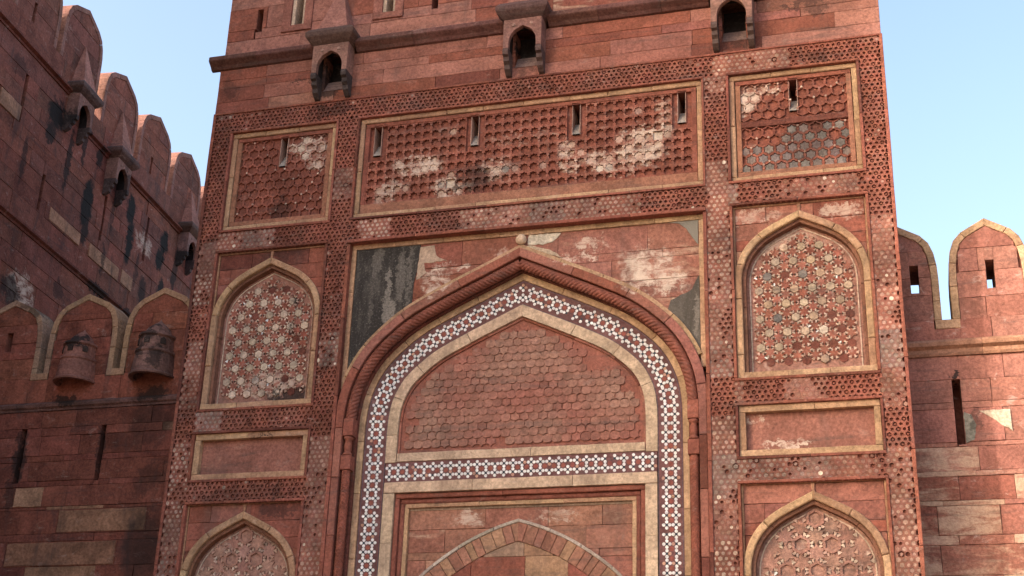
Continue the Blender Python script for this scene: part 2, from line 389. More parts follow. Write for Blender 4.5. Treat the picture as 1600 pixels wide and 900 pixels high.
# openings in the plain masonry above the carved frieze
BRX = (-3.62, 0.0, 3.62)
slits_top = [(-5.36, -5.24, 15.95, 16.45), (-1.84, -1.72, 15.93, 16.5), (1.72, 1.84, 15.93, 16.5), (5.24, 5.36, 15.95, 16.45)]
wins = [(-4.64, -4.37, 15.98, 17.0), (-2.80, -2.55, 15.98, 17.0), (2.55, 2.80, 15.98, 17.0), (4.37, 4.64, 15.98, 17.0)]
wfr = [(a-.18, b+.16, c-.13, d+.15) for a, b, c, d in wins]
chutes = [(x-.2, x+.2, 14.46, 15.2) for x in BRX]
upc = colmix([(RED, 5), (ROSE, 3), (PINK, 2), (DEEP, .6)], (0, .28))
ashlar(body, ST, -5.985, 5.985, [14.245, 14.47, 14.76, 14.93, 15.17], (1.1, 2.4), 0.0, .6, upc, holes=chutes)
ashlar(body, ST, -5.95, 5.95, [15.47, 15.80, 16.02, 16.5, 16.75, 17.2, 17.7, 18.2, 18.7], (1.0, 2.2), .02, .6, lambda x, z: (*jit(PINK if rnd.random() < .5 else RED, .12), rnd.choice((0, .1, .3, .75)) if z < 15.9 else rnd.choice((0, .1, .4))), holes=slits_top+wfr)
for (a, b, c, d), (fa, fb, fc, fd) in zip(wins, wfr):
    wf = prism('window_frame', rect(fa, fb, fc, c), -.015, .5, ST, gate, (*ROSE, .1), .006)
    for q in (rect(fa, a, c+.003, fd), rect(b, fb, c+.003, fd)): prism('jamb', q, -.008, .5, ST, wf, (*ROSE, .1), .006)
    prism('jamb', rect(a, a+.07, c+.004, d), .03, .5, BF, wf, (*mixc(BUFF, PALE, .5), 0), .004)
    prism('jamb', rect(b-.05, b, c+.004, d), .03, .5, BF, wf, (*mixc(BUFF, PALE, .5), 0), .004)
# string course
prof = [(0.02, 15.165), (-.04, 15.18), (-.08, 15.23), (-.165, 15.29), (-.18, 15.31), (-.18, 15.38), (-.15, 15.41), (0.02, 15.47)]
xs = [-6.16, -5.2, BRX[0]-.4, BRX[0]+.4, -2.1, BRX[1]-.4, BRX[1]+.4, 1.3, 2.4, BRX[2]-.4, BRX[2]+.4, 5.1, 5.99]
for a, b in zip(xs[:-1], xs[1:]):
    if any(abs((a+b)/2-x) < .1 for x in BRX): continue
    n = len(prof); V = [(a+.003, y, z) for y, z in prof]+[(b-.003, y, z) for y, z in prof]
    F = [(i, i+1, n+i+1, n+i) for i in range(n-1)]+[tuple(range(n)), tuple(range(n, 2*n))[::-1]]
    obj('cornice', mesh('cornice', V, F, ST), gate, (*jit((.14, .066, .055), .12), 0))
for sx in (-1,):
    V = [(sx*(5.95-y), .02, z) for y, z in prof]+[(sx*(5.95-y), 5, z) for y, z in prof]; n = len(prof)
    obj('cornice', mesh('cornice', V, [(i, i+1, n+i+1, n+i) for i in range(n-1)]+[tuple(range(n))], ST), gate, (*mixc(DEEP, GREY, .3), 0))

def machicolation(parent, mat, x, dz, dark, sx=1.0, y0=0.0):
    """corbelled drop box: arched front, side cheeks, two corbels, moulded cap and a half spire"""
    Z = lambda z: z+dz
    arch = spline([(.0, 15.11), (.07, 15.07), (.16, 15.01), (.225, 14.9), (.245, 14.79), (.245, 14.68)], 3)
    P = [(-.345, Z(15.25)), (-.345, Z(14.68))]+[(-a, Z(b)) for a, b in arch[::-1]]+[(a, Z(b)) for a, b in arch[1:]]+[(.345, Z(14.68)), (.345, Z(15.25))]
    P = [(x+a*sx, b) for a, b in P]
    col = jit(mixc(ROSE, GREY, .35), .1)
    V, F = prism_vf(P, -.30, -.21, .006, True)
    bxs = [box_vf(x+s*.345*sx-(.085 if s > 0 else 0), x+s*.345*sx+(.085 if s < 0 else 0), -.208, .02, Z(14.68), Z(15.25)) for s in (-1, 1)]
    m_ = obj('machicolation', mesh('machicolation', *joinvf([(V, F)]+bxs), mat), parent, (*col, .1))
    for s in (-1, 1):       # sunk spandrel leaves
        prism('spandrel_leaf', ngon(x+s*.16*sx, Z(15.13), 8, .035), -.312, -.29, mat, m_, (*mixc(col, PALE, .15), 0), .004)
    for s in (-1, 1):
        pr = [(-.30, 14.675), (-.315, 14.62), (-.30, 14.56), (-.24, 14.54), (-.235, 14.46), (-.17, 14.42), (-.16, 14.34), (-.06, 14.27), (.02, 14.25), (.02, 14.675)]
        xa, xb = x+s*.345*sx, x+s*.245*sx; n = len(pr)
        V = [(xa, y, Z(z)) for y, z in pr]+[(xb, y, Z(z)) for y, z in pr]
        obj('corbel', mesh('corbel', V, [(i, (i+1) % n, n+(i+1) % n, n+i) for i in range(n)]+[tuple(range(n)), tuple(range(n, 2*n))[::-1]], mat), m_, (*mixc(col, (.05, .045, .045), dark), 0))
    V, F = [], []
    lv = [(.35, .30, 15.252), (.40, .36, 15.30), (.46, .42, 15.37), (.47, .43, 15.40), (.47, .43, 15.47), (.45, .41, 15.50), (.40, .38, 15.55)]
    for hx, pj_, z in lv: V += [(x-hx*sx, .02, Z(z)), (x-hx*sx, -pj_, Z(z)), (x+hx*sx, -pj_, Z(z)), (x+hx*sx, .02, Z(z))]
    for q in range(len(lv)-1):
        for i in range(3): F.append((q*4+i, q*4+i+1, q*4+i+5, q*4+i+4))
    F += [(0, 1, 2, 3), tuple(4*(len(lv)-1)+i for i in range(4))[::-1]]
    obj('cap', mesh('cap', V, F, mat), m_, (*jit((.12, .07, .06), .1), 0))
    V = [(x-.34*sx, .02, Z(15.552)), (x-.30*sx, -.32, Z(15.552)), (x+.30*sx, -.32, Z(15.552)), (x+.34*sx, .02, Z(15.552)), (x, -.02, Z(16.75)), (x, .02, Z(16.75))]
    obj('spire', mesh('spire', V, [(0, 1, 4, 5), (1, 2, 4), (2, 3, 5, 4)], mat), m_, (*jit(PINK, .06), .1))
    # near-black lining of the chute: soot, and shade put into the colour
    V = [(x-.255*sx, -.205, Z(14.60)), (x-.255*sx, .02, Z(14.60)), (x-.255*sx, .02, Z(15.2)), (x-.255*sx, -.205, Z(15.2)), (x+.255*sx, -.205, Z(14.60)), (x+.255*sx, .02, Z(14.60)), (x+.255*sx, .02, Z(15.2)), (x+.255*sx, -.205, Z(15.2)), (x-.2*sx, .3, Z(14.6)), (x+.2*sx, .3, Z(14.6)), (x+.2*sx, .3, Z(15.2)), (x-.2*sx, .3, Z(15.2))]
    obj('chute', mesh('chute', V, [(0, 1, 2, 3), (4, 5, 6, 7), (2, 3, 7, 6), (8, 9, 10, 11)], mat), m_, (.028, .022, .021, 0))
    # sill of the chute, set back in the wall
    V = [(x-.22*sx, -.012, Z(14.44)), (x+.22*sx, -.012, Z(14.44)), (x+.2*sx, .16, Z(14.72)), (x-.2*sx, .16, Z(14.72))]
    obj('sill', mesh('sill', V, [(0, 1, 2, 3)], mat), m_, (*mixc(DEEP, GREY, .5), .2))
    return m_
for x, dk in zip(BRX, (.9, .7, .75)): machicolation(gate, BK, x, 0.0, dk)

# ------------------------------------------------------------------ carved bands
ZB = 4.5
bands = {}
for s in (-1, 1):
    for nm, a, b, c, d in (('outer', 5.60, 5.935, ZB, 14.21), ('inner', 3.09, 3.46, ZB, 13.86), ('mid', 3.46, 5.60, 11.43, 11.79), ('low', 3.46, 5.60, 8.10, 8.47), ('low2', 3.46, 5.60, 6.89, 7.25)):
        bands[(nm, s)] = (min(s*a, s*b), max(s*a, s*b), c, d)
bands[('top', 0)] = (-5.60, 5.60, 13.83, 14.21); bands[('midc', 0)] = (-3.09, 3.09, 11.39, 11.79)
def fillprob(key, x, z):
    nm, s = key
    base = {'top': .10, 'midc': .62, 'mid': .45 if s > 0 else .4, 'low': .55 if s > 0 else .15, 'low2': .7 if s > 0 else .12, 'inner': .5, 'outer': .5}[nm]
    if nm == 'outer': base = (.62 if z < 12.6 else .25) if s > 0 else (.2 if z > 11.2 else .72)
    if nm == 'inner': base = (.45 if z > 11.8 else (.85 if s > 0 else .35)) if z > 8.4 else (.75 if z < 7.9 else .35)
    return base
order = [('top', 0), ('midc', 0)]+[(n_, s) for n_ in ('outer', 'inner', 'mid', 'low', 'low2') for s in (-1, 1)]
soups = {k: Soup() for k in order}
PB = .087; RB = PB/math.sqrt(3); stones_ = {}
BLABEL = {'top': 'carved frieze of small hexagon piercings', 'midc': 'weathered carved band above the arch spandrels'}
j = 0; z = ZB
while z < 14.24:
    i0 = int(-6.1/PB)
    for i in range(i0, -i0+1):
        x = i*PB+(PB/2 if j % 2 else 0)
        for key in order:
            a, b, c, d = bands[key]
            if a-.01 <= x <= b+(.01 if b < 5.9 else -.01) and (a > -5.9 or x > a+.01) and c-.012 <= z <= d+.012: break
        else: continue
        L = .62; along = x if key[0] in ('top', 'midc', 'mid', 'low', 'low2') else z
        sid = (key, int((along+20+.3*(key[1]+1))/L))
        if sid not in stones_:
            stones_[sid] = (rnd.gauss(fillprob(key, x, z), .28), rnd.random(), rnd.uniform(.8, 1.12), rnd.random())
        fp, hue, val, gy = stones_[sid]
        full = fp > .5; fz = nz(x, z, 2.2)
        bc = mixc(RED, (.25, .135, .105), .2+.35*hue if full else .1*hue)
        bc = mixc(bc, GREY, max(0, min(.5, (gy-.72)*1.6+fz*.25)) if full else max(0, .2*nz(x, z, 2, 9)))
        bc = tuple(q*val*rnd.uniform(.96, 1.04) for q in bc)
        fcol = mixc(mixc(bc, mixc(PALE, (.44, .29, .23), hue), .22+.4*((hue*7.3) % 1)), GREY, .35 if gy > .8 else 0)
        S = soups[key]; big = (i-(j+1)//2) % 3 == 0 if j % 2 else (i-j//2) % 3 == 0
        rh = .037 if big else .028
        if rnd.random() > .008: S.ring(hexring(x, z, RB*.995, 12), star(x, z, 6, rh, rh*(.86 if big else .8)), 0.0, .036, bc)
        fill = rnd.random() < (.93 if full and fz > -.45 else (.25 if full else (.10 if fz > .25 else .02)))
        if big and not full and rnd.random() < .85: S.add(prism_vf(ngon(x, z, 6, .016), .006, .036), bc)
        elif fill:
            q = rnd.random(); fc = jit(fcol if big or q < .5 else mixc(bc, fcol, .55), .08) if q < .985 else jit(PALE, .1)
            S.add(prism_vf(ngon(x, z, 6, rh*rnd.uniform(.86, .97)), rnd.uniform(-.002, .008), .036), fc)
    z += PB*.866; j += 1
for k in order:
    a, b, c, d = bands[k]
    bd = obj('carved_band', mesh('carved_band', *prism_vf(rect(a, b, c, d), .034, .12), ST), gate, (*mixc(RED, DEEP, .5), 0), label=BLABEL.get(k[0]))
    soups[k].build('band_tracery', AT, bd, kind='stuff')
# plain strips that border the bands
strip = lambda P, y0=-.018, y1=.11, c=None: prism('edge_strip', rough(P, .5, .003), y0+rnd.uniform(-.002, .002), y1, ST, gate, c or stripc(0, 0), .006)
def strips(a, b, c, d, wd=.045, sides='tblr', L=1.3):
    def bar(u, v, f):
        n = max(1, round((v-u)/L))
        for i in range(n): strip(f(u+(v-u)*i/n+.003, u+(v-u)*(i+1)/n-.003))
    if 't' in sides: bar(a-wd, b+wd, lambda u, v: rect(u, v, d, d+wd))
    if 'b' in sides: bar(a-wd, b+wd, lambda u, v: rect(u, v, c-wd, c))
    if 'l' in sides: bar(c+.002, d-.002, lambda u, v: rect(a-wd, a, u, v))
    if 'r' in sides: bar(c+.002, d-.002, lambda u, v: rect(b, b+wd, u, v))
for s in (-1, 1):
    q = lambda a, b: (min(s*a, s*b), max(s*a, s*b))
    a, b = q(3.50, 5.56)
    strips(a, b, 11.83, 13.79); strips(a, b, 8.50, 11.39); strips(a, b, 7.28, 8.07); strips(a, b, 4.0, 6.87)
    n = 7
    for i in range(n):
        z0, z1 = ZB+(14.24-ZB)*i/n, ZB+(14.24-ZB)*(i+1)/n
        P = rect(*q(5.945, 6.0), z0+.003, z1-.003); prism('edge_strip', rough(P, .3, .004), -.018, .61, ST, gate, stripc(0, 0), .006)
    aa, bb = q(3.03, 3.09)
    for i in range(5):
        z0, z1 = ZB+(11.34-ZB)*i/5, ZB+(11.34-ZB)*(i+1)/5; strip(rect(aa, bb, z0+.003, z1-.003), -.02, .3)
strips(-3.05, 3.05, 11.83, 13.79, .04); [strip(rect(-3.085+i*1.234+.003, -3.085+(i+1)*1.234-.003, 11.34, 11.395), -.06, .2) for i in range(5)]
for i in range(9): strip(rect(-5.96+i*1.3244+.003, -5.96+(i+1)*1.3244-.003, 14.205, 14.24), -.022, .2)

# ------------------------------------------------------------------ top panels: star and rosette lattices
def slit(parent, x, z0, z1, wd, mat, y0, jam=None):
    h = (z1-z0)
    V = [(x-wd/2, y0, z0), (x+wd/2, y0, z0), (x+wd/2, y0+.2, z0+h*.5), (x-wd/2, y0+.2, z0+h*.5), (x+wd/2, .61, z0+h*.54), (x-wd/2, .61, z0+h*.54)]
    obj('loophole_sill', mesh('loophole_sill', V, [(0, 1, 2, 3), (3, 2, 4, 5)], mat), parent, (*mixc(GREY, PALE, .25), .3))
    for sg in (-1, 1):
        a_, b_ = sorted((x+sg*wd/2, x+sg*(wd/2+.012)))
        prism('loophole_jamb', rough(rect(a_, b_, z0, z1), .15, .002), y0+.012, .6, mat, parent, (*(jam or mixc(ROSE, PALE, .35)), 0), .002)
    prism('loophole_jamb', rect(x-wd/2-.012, x+wd/2+.012, z1+.001, z1+.02), y0+.001, .6, mat, parent, (*DEEP, 0), .002)
def top_panel(a, b, c, d, kind, slits):
    pan = None
    la, lb, lc, ld = (a+.18, b-.18, c+.27, d-.17) if kind == 'star' else (a+.18, b-.18, c+.18, d-.17)
    holes = [(x-.075, x+.075, 13.05, 13.64) for x in slits]
    V, F = joinvf([prism_vf(rect(*q), .134, .22) for q in split([(la-.02, lb+.02, lc-.02, ld+.02)], holes)])
    pan = obj('carved_panel', mesh('carved_panel', V, F, PS), gate, (*mixc(RED, DEEP, .3), 0), label='wide carved panel of recessed eight pointed stars' if kind == 'star' else None)
    frame(gate, 'frame_stone', a, b, c, d, .088, .045, .2, BF, buffc, .75, ch=.012)
    for P in (rect(a+.098, b-.098, ld, d-.098), rect(a+.098, b-.098, c+.098, lc), rect(a+.098, la, lc+.003, ld-.003), rect(lb, b-.098, lc+.003, ld-.003)):
        for q in split([(P[0][0], P[1][0], P[0][1], P[2][1])], [(h[0], h[1], h[2]-.01, h[3]+.005) for h in holes]): prism('panel_margin', rough(rect(*q), .4, .002), .075, .2, ST, pan, (*jit(RED if P[0][1] > c+.2 else mixc(RED, BUFF2, .35), .06), .2), .005)
    for x in slits: slit(pan, x, 13.05, 13.62, .125, ST, .085)
    S = Soup(); pt = .163 if kind == 'star' else .188
    if kind == 'star':
        nx, nz_ = round((lb-la)/pt), round((ld-lc)/pt); px, pz = (lb-la)/nx, (ld-lc)/nz_
        cells = [(la+(i+.5)*px, lc+(j+.5)*pz) for i in range(nx) for j in range(nz_)]
    else:
        cells = []; j = 0; z = lc+.06
        while z < ld-.03:
            x = la+.05+(pt/2 if j % 2 else 0)
            while x < lb-.03: cells.append((x, z)); x += pt
            z += pt*.866; j += 1
    for (x, z) in cells:
        if any(h[0]-.06 < x < h[1]+.06 and h[2]-.06 < z < h[3]+.06 for h in holes): continue
        if kind == 'rosette' and a > 0 and 12.80 < z < 12.93: continue
        n1 = nz(x, z, 1.3, 2.0); n2 = nz(x, z, 4.0, 7.0)
        pal = 0.0
        if kind == 'star':
            for (sx_, sz_, sr) in ((-1.9, 12.75, .55), (-.35, 12.5, .35), (.75, 12.75, .3), (2.05, 12.75, .5), (1.35, 12.45, .4), (-1.3, 12.3, .4), (-2.5, 12.3, .25)):
                pal = max(pal, 1.25-math.hypot(x-sx_, (z-sz_)*1.5)/sr)
            pal = pal+n2*.8
        elif a < 0: pal = 1.2-math.hypot(x+4.0, (z-13.35)*1.6)/.5+n2*.5
        else: pal = 1.1-math.hypot(x-3.8, (z-13.3))/.35+n2*.4
        col = mixc(jit(mixc(RED, DEEP, .2+.4*n1), .06), mixc(PALE, ROSE, .5), max(0, min(.35, pal*.25)))
        yt = .10
        if kind == 'star':
            if pal > 1.0 and rnd.random() < .3:        # tracery lost: the bed of lime is bare
                S.add(prism_vf(sqring(x, z, .081, 16), .122, .135), mixc(PALE, GREY, .2)); continue
            S.ring([(x+(u-x)*px/pt, z+(v-z)*pz/pt) for u, v in sqring(x, z, pt/2, 16)], star(x, z, 8, .0812, .060), .086, .135, col)
            if pal > .45 and rnd.random() < .55:
                t = rnd.random(); prism('star_tile', star(x, z, 8, .080*rnd.uniform(.9, 1), .058), .096+rnd.uniform(0, .015), .135, PS, pan, (*jit(mixc(PALE, WHITE, .3) if t < .07 else (GREY if t < .25 else mixc(ROSE, PALE, .35)), .12), 0), .003)
        else:
            rs = [(x+(.079+.012*math.cos(6*q))*math.cos(q+PI/2), z+(.079+.012*math.cos(6*q))*math.sin(q+PI/2)) for q in [2*PI*k/24 for k in range(24)]]
            S.ring(hexring(x, z, pt/math.sqrt(3), 24), rs, yt, .135, col)
            if a > 0: fl = z < 12.78 and rnd.random() < (.9 if z < 12.6 else .45) and not (x < 4.3 and z > 12.55)
            else: fl = pal > .5 and rnd.random() < .6
            if pal > .75 and a > 0: fl = True
            if fl:
                prism('rosette_tile', [(x+(px-x)*.93, z+(pz-z)*.93) for px, pz in rs[::2]], .106+rnd.uniform(-.004, .010), .135, PS, pan, (*jit(mixc(GREY, ROSE, .2*rnd.random()) if a > 0 and z < 12.8 else mixc(PALE, ROSE, .3), .15), .0), .004)
            for q in (0, 1):       # little pale studs where three cells meet
                if rnd.random() < .22:
                    an = PI/6+q*PI/3; S.add(prism_vf(ngon(x+pt/math.sqrt(3)*math.cos(an), z+pt/math.sqrt(3)*math.sin(an), 6, .02), yt-.006, .135), mixc(PALE, PINK, .2+rnd.random()*.6))
    if kind == 'rosette' and a > 0:
        prism('panel_margin', rough(rect(la-.01, lb+.01, 12.82, 12.925), .3, .004), .085, .2, ST, pan, (*DEEP, .1), .006)
    S.build('panel_tracery', AT, pan, kind='stuff')
top_panel(-3.05, 3.05, 11.83, 13.79, 'star', (-2.72, -.915, .895, 2.70))
top_panel(-5.56, -3.50, 11.83, 13.79, 'rosette', (-4.54,))
top_panel(3.50, 5.56, 11.83, 13.79, 'rosette', (4.53,))

# ------------------------------------------------------------------ side niches and sunk rectangles
def inside(P, x, z):
    c_ = False; n = len(P)
    for i in range(n):
        (x0, z0), (x1, z1) = P[i], P[i-1]
        if (z0 > z) != (z1 > z) and x < (x1-x0)*(z-z0)/(z1-z0)+x0: c_ = not c_
    return c_
NP = [(0, 11.24), (.25, 11.115), (.5, 10.985), (.68, 10.86), (.84, 10.69), (.95, 10.5), (1.015, 10.28), (1.03, 10.1)]
def niche(s, dz, hollow):
    cx = s*4.53; zb = 8.50+dz; A = Arch([(a, b+dz) for a, b in NP], zb, cx)
    za = min(A.C[0][1], 99)
    pan = prism('niche_panel', A.outline(-.12, zb+.1), .225, .3, NS, gate, (*mixc(ROSE, PALE, .12 if not hollow else .2), .25), 0)
    A.stones(gate, 'frame_stone', 0, -.108, .03, .20, .75, BF, buffc, .014, jy=.004)
    frame(gate, 'frame_stone', cx-1.03, cx+1.03, zb, zb+.2, .1, .032, .2, BF, buffc, .8, 'b')
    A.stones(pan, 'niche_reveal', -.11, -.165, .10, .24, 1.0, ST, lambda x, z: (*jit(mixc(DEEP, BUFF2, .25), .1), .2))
    O = A.outline(-.30, zb+.24); O2 = A.outline(-.20, zb+.14)
    # thin buff line round the field
    A.stones(pan, 'field_line', -.205, -.225, .214, .24, .6, BF, lambda x, z: (*jit(mixc(PALE, ROSE, .3), .1), 0), .002)
    S = Soup(); pt = .272 if not hollow else .435; rr = .072 if not hollow else .100; j = 0; z = zb+.30 if not hollow else za-.37-6*pt*.866
    hexm = None
    while z < za-.2:
        n = 5
        for i in range(-n, n+1):
            x = cx+i*pt+(pt/2 if j % 2 else 0)
            if inside(O, x, z):
                if hollow:
                    # sunk hexagon: raised collar round a recess
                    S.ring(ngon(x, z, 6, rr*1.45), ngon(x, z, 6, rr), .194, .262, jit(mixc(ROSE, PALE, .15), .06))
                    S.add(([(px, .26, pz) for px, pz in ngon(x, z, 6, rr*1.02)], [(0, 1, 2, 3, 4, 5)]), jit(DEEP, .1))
                elif rnd.random() < (.93 if z > zb+.75 else .62):
                    t = rnd.random(); cc = mixc((.47, .37, .28), mixc(BUFF2, GREY, .5*rnd.random()), .2+.5*rnd.random()) if t < .95 else (PALE if t < .97 else GREY)
                    if s < 0: cc = mixc(cc, PALE, .4)
                    prism('hexagon_tile', ngon(x, z, 6, rr*rnd.uniform(.95, 1.03)), .200+rnd.uniform(-.004, .004), .24, NS, pan, (*jit(cc, .08), 0), .005)
                else: S.add(prism_vf(ngon(x, z, 6, rr), .216, .24), jit(DEEP, .1))
            for q in (0, 1):        # stars between three hexagons, with pale petals in their notches
                an = PI/6+q*PI/3; tx, tz = x+pt/math.sqrt(3)*math.cos(an), z+pt/math.sqrt(3)*math.sin(an)
                if inside(O2, tx, tz) and inside(O2, tx, tz+.08) and inside(O2, tx, tz-.05) and inside(O2, tx+.06*(1 if tx > cx else -1), tz):
                    k = pt/.272
                    prism('star_tile', star(tx, tz, 6, .088*k, .05*k, PI/2), .206+rnd.uniform(-.003, .003), .24, NS, pan, (*jit(mixc(RED, ROSE, rnd.random()) if not hollow else mixc(ROSE, PALE, .12+.12*rnd.random()), .1), .1), .004)
                    for w_ in range(6):
                        if rnd.random() < (.93 if not hollow else .8):
                            a2 = w_*PI/3; px, pz = tx+.075*k*math.cos(a2), tz+.075*k*math.sin(a2)
                            if inside(O2, px, pz):
                                cc = mixc((.43, .25, .19), PALE, rnd.random()*.7) if rnd.random() < .985 else WHITE
                                S.add(prism_vf(ngon(px, pz, 3, .034*k**.5, a2+PI), .203, .24), jit(cc, .08))
        z += pt*.866; j += 1
    S.build('petal_inlay', AT, pan, kind='stuff')
    # masonry over the niche
    zt = 11.39+dz; hi = None
    frame(gate, 'frame_line', cx-1.03, cx+1.03, zb+1.55, zt, .03, .055, .2, BF, lambda x, z: (*jit(mixc(BUFF2, RED, .35), .1), 0), 1.1, 'tlr', .003)
    ashlar(body, ST, cx-1.0, cx+1.0, [10.15+dz, 10.62+dz, 10.80+dz, 11.08+dz, zt-.03], (.5, 1.1), .075, .3, colmix([(RED, 3), (ROSE, 2), (mixc(ROSE, BUFF2, .5), 2 if s > 0 and dz == 0 else .3), (DEEP, 1 if s < 0 else .2)], (.1, .5)), lo=A.zfun(-.03), dj=.004)
    prism('keystone', [(cx-.016, za-.01), (cx+.02, za-.01), (cx+.03, zt-.035), (cx-.026, zt-.035)], .05, .2, BF, gate, (*mixc(BUFF2, ROSE, .5), 0), .006)
for s in (-1, 1):
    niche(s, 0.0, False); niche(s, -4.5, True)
    a, b = (3.50, 5.56) if s > 0 else (-5.56, -3.50)
    frame(gate, 'frame_stone', a, b, 7.28, 8.07, .10, .03, .22, BF, buffc, 1.0)
    prism('sunk_panel', rect(a+.1, b-.1, 7.38, 7.97), .135, .25, ST, gate, (*mixc(PINK, ROSE, .4), .42), 0)

# ------------------------------------------------------------------ the great arch
C0 = Arch([(0, 10.50), (.45, 10.288), (.87, 10.095), (1.23, 9.92), (1.55, 9.755), (1.8, 9.595), (2.05, 9.385), (2.25, 9.18), (2.39, 8.97), (2.495, 8.74), (2.56, 8.51), (2.592, 8.25), (2.60, 8.0)], 4.5)
sz = lambda zz: next(C0.S[i] for i in range(len(C0.S)) if C0.C[i][1] < zz)
# spandrels
spc_r = lambda x, z: (*jit(mixc(ROSE, PINK, rnd.random()), .1), .66 if (x > 1.2 and z < 10.75) else rnd.choice((.2, .5, .62)))
spc_l = lambda x, z: (*jit(mixc(RED, ROSE, rnd.random()), .12), rnd.choice((.15, .4, .66)))
lo = C0.zfun(.47)
CZ = [8.6, 9.1, 9.5, 9.95, 10.28, 10.66, 10.80, 11.255]
ashlar(body, ST, 0.0, 2.945, CZ, (.8, 1.5), .115, .3, spc_r, lo=lo, dj=.004)
ashlar(body, ST, -2.945, 0.0, CZ, (.8, 1.5), .115, .3, spc_l, lo=lo, dj=.004)
frame(gate, 'frame_stone', -3.03, 3.03, 8.75, 11.34, .085, .085, .2, BF, buffc, .85, 'tlr')
# blackened plaster left, grey remains right
pz = lambda x: max(C0.zfun(.48)(x), 8.5)
xl = [-2.94+i*.05 for i in range(22)]
P = [(x, pz(x)+.01) for x in xl]+[(-1.86, 10.55), (-1.835, 10.75), (-1.81, 11.0), (-1.79, 11.25), (-2.94, 11.25)]
prism('plaster_patch', [(x+(rnd.uniform(-.008, .008) if -2.9 < x else 0), z) for x, z in P], 0.098, .13, PL, gate, (.040, .035, .032, 0), .006, label='blackened plaster left on the arch spandrel')
xr = [2.42+i*.05 for i in range(11)]+[2.94]
P = [(x, pz(x)+.01) for x in xr]+[(2.94, 10.30), (2.88, 10.2), (2.82, 10.06), (2.72, 10.0), (2.64, 9.98), (2.56, 9.93), (2.48, 9.9)]
prism('plaster_patch', P, 0.100, .13, PL, gate, (.085, .072, .06, 0), .006, label='grey plaster remains at the right arch spandrel')
P = [(2.44, 11.25), (2.62, 11.22), (2.74, 11.12), (2.84, 10.95), (2.93, 10.82), (2.94, 11.25)]
prism('plaster_patch', P, 0.102, .13, PL, gate, (.22, .20, .17, 0), .006)
for P, cc in (([(-1.80, 11.2), (-1.55, 11.22), (-1.5, 11.02), (-1.3, 10.92), (-1.72, 10.9), (-1.66, 10.72), (-1.83, 10.6)], (.42, .30, .22)), ([(.02, 11.02), (.14, 11.06), (.42, 10.98), (.6, 10.88), (.7, 10.78), (.35, 10.93)], (.5, .38, .27)), ([(.12, 11.25), (.1, 11.07), (.35, 11.06), (.52, 11.1), (.62, 11.16), (.66, 11.25)], (.58, .5, .4))):
    prism('plaster_patch', rough(P, .06, .012), 0.104, .13, ST, gate, (*cc, 0), .005)
# cream knob over the apex
V, F = lathe_vf([(.0, -.095), (.05, -.085), (.085, -.045), (.095, 0), (.08, .05), (.045, .085), (.0, .095)], 14, 0, 2*PI, 0, 0)
V = [(x+.005, y*.8+.05, z+11.155) for x, y, z in V]
obj('finial_knob', mesh('finial_knob', V, F, BF, smooth=True), gate, (*mixc(BUFF, PALE, .4), 0))
# moulded edge: buff line, red face, reveal, rope
SL = sz(8.2)
C0.stones(gate, 'frame_stone', .52, .452, .05, .2, .62, BF, lambda x, z: (*jit(mixc(BUFF, BUFF2, .6), .1), 0), dmax=sz(8.78), xmax=3.027)
C0.stones(gate, 'arch_stone', .450, .305, .0, .3, .85, ST, redc, ch=.01, xmax=3.027)
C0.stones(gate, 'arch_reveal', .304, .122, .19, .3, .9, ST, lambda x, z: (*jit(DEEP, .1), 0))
def rope(sg):
    V = []; F = []; n = 24; oc = .212; step = .011; T0 = -oc*C0.N[0][0]/C0.N[0][1]; k = int((SL-.02-T0)/step)
    for i in range(k+1):
        s_ = T0+(SL-.02-T0)*i/k
        if s_ <= 0:
            (nx, nzv) = C0.N[0]; x, z = nx*oc+nzv*s_, C0.C[0][1]+nzv*oc-nx*s_
        else: (x, z), (nx, nzv) = C0.pos(s_, oc)
        for q in range(n):
            a = 2*PI*q/n; rr = .090*(.84+.16*abs(math.cos(2.5*a-PI*s_/.066)))
            V.append((sg*max(0, x+rr*math.cos(a)*nx), .10+rr*math.sin(a), z+rr*math.cos(a)*nzv))
    for i in range(k):
        for q in range(n): F.append((i*n+q, i*n+(q+1) % n, (i+1)*n+(q+1) % n, (i+1)*n+q))
    F.append(tuple(k*n+q for q in range(n)))
    return mesh('rope_moulding', V, F, ST, smooth=False)
for sg in (1, -1): obj('rope_moulding', rope(sg), gate, (*jit(mixc(RED, DEEP, .35), .05), 0))
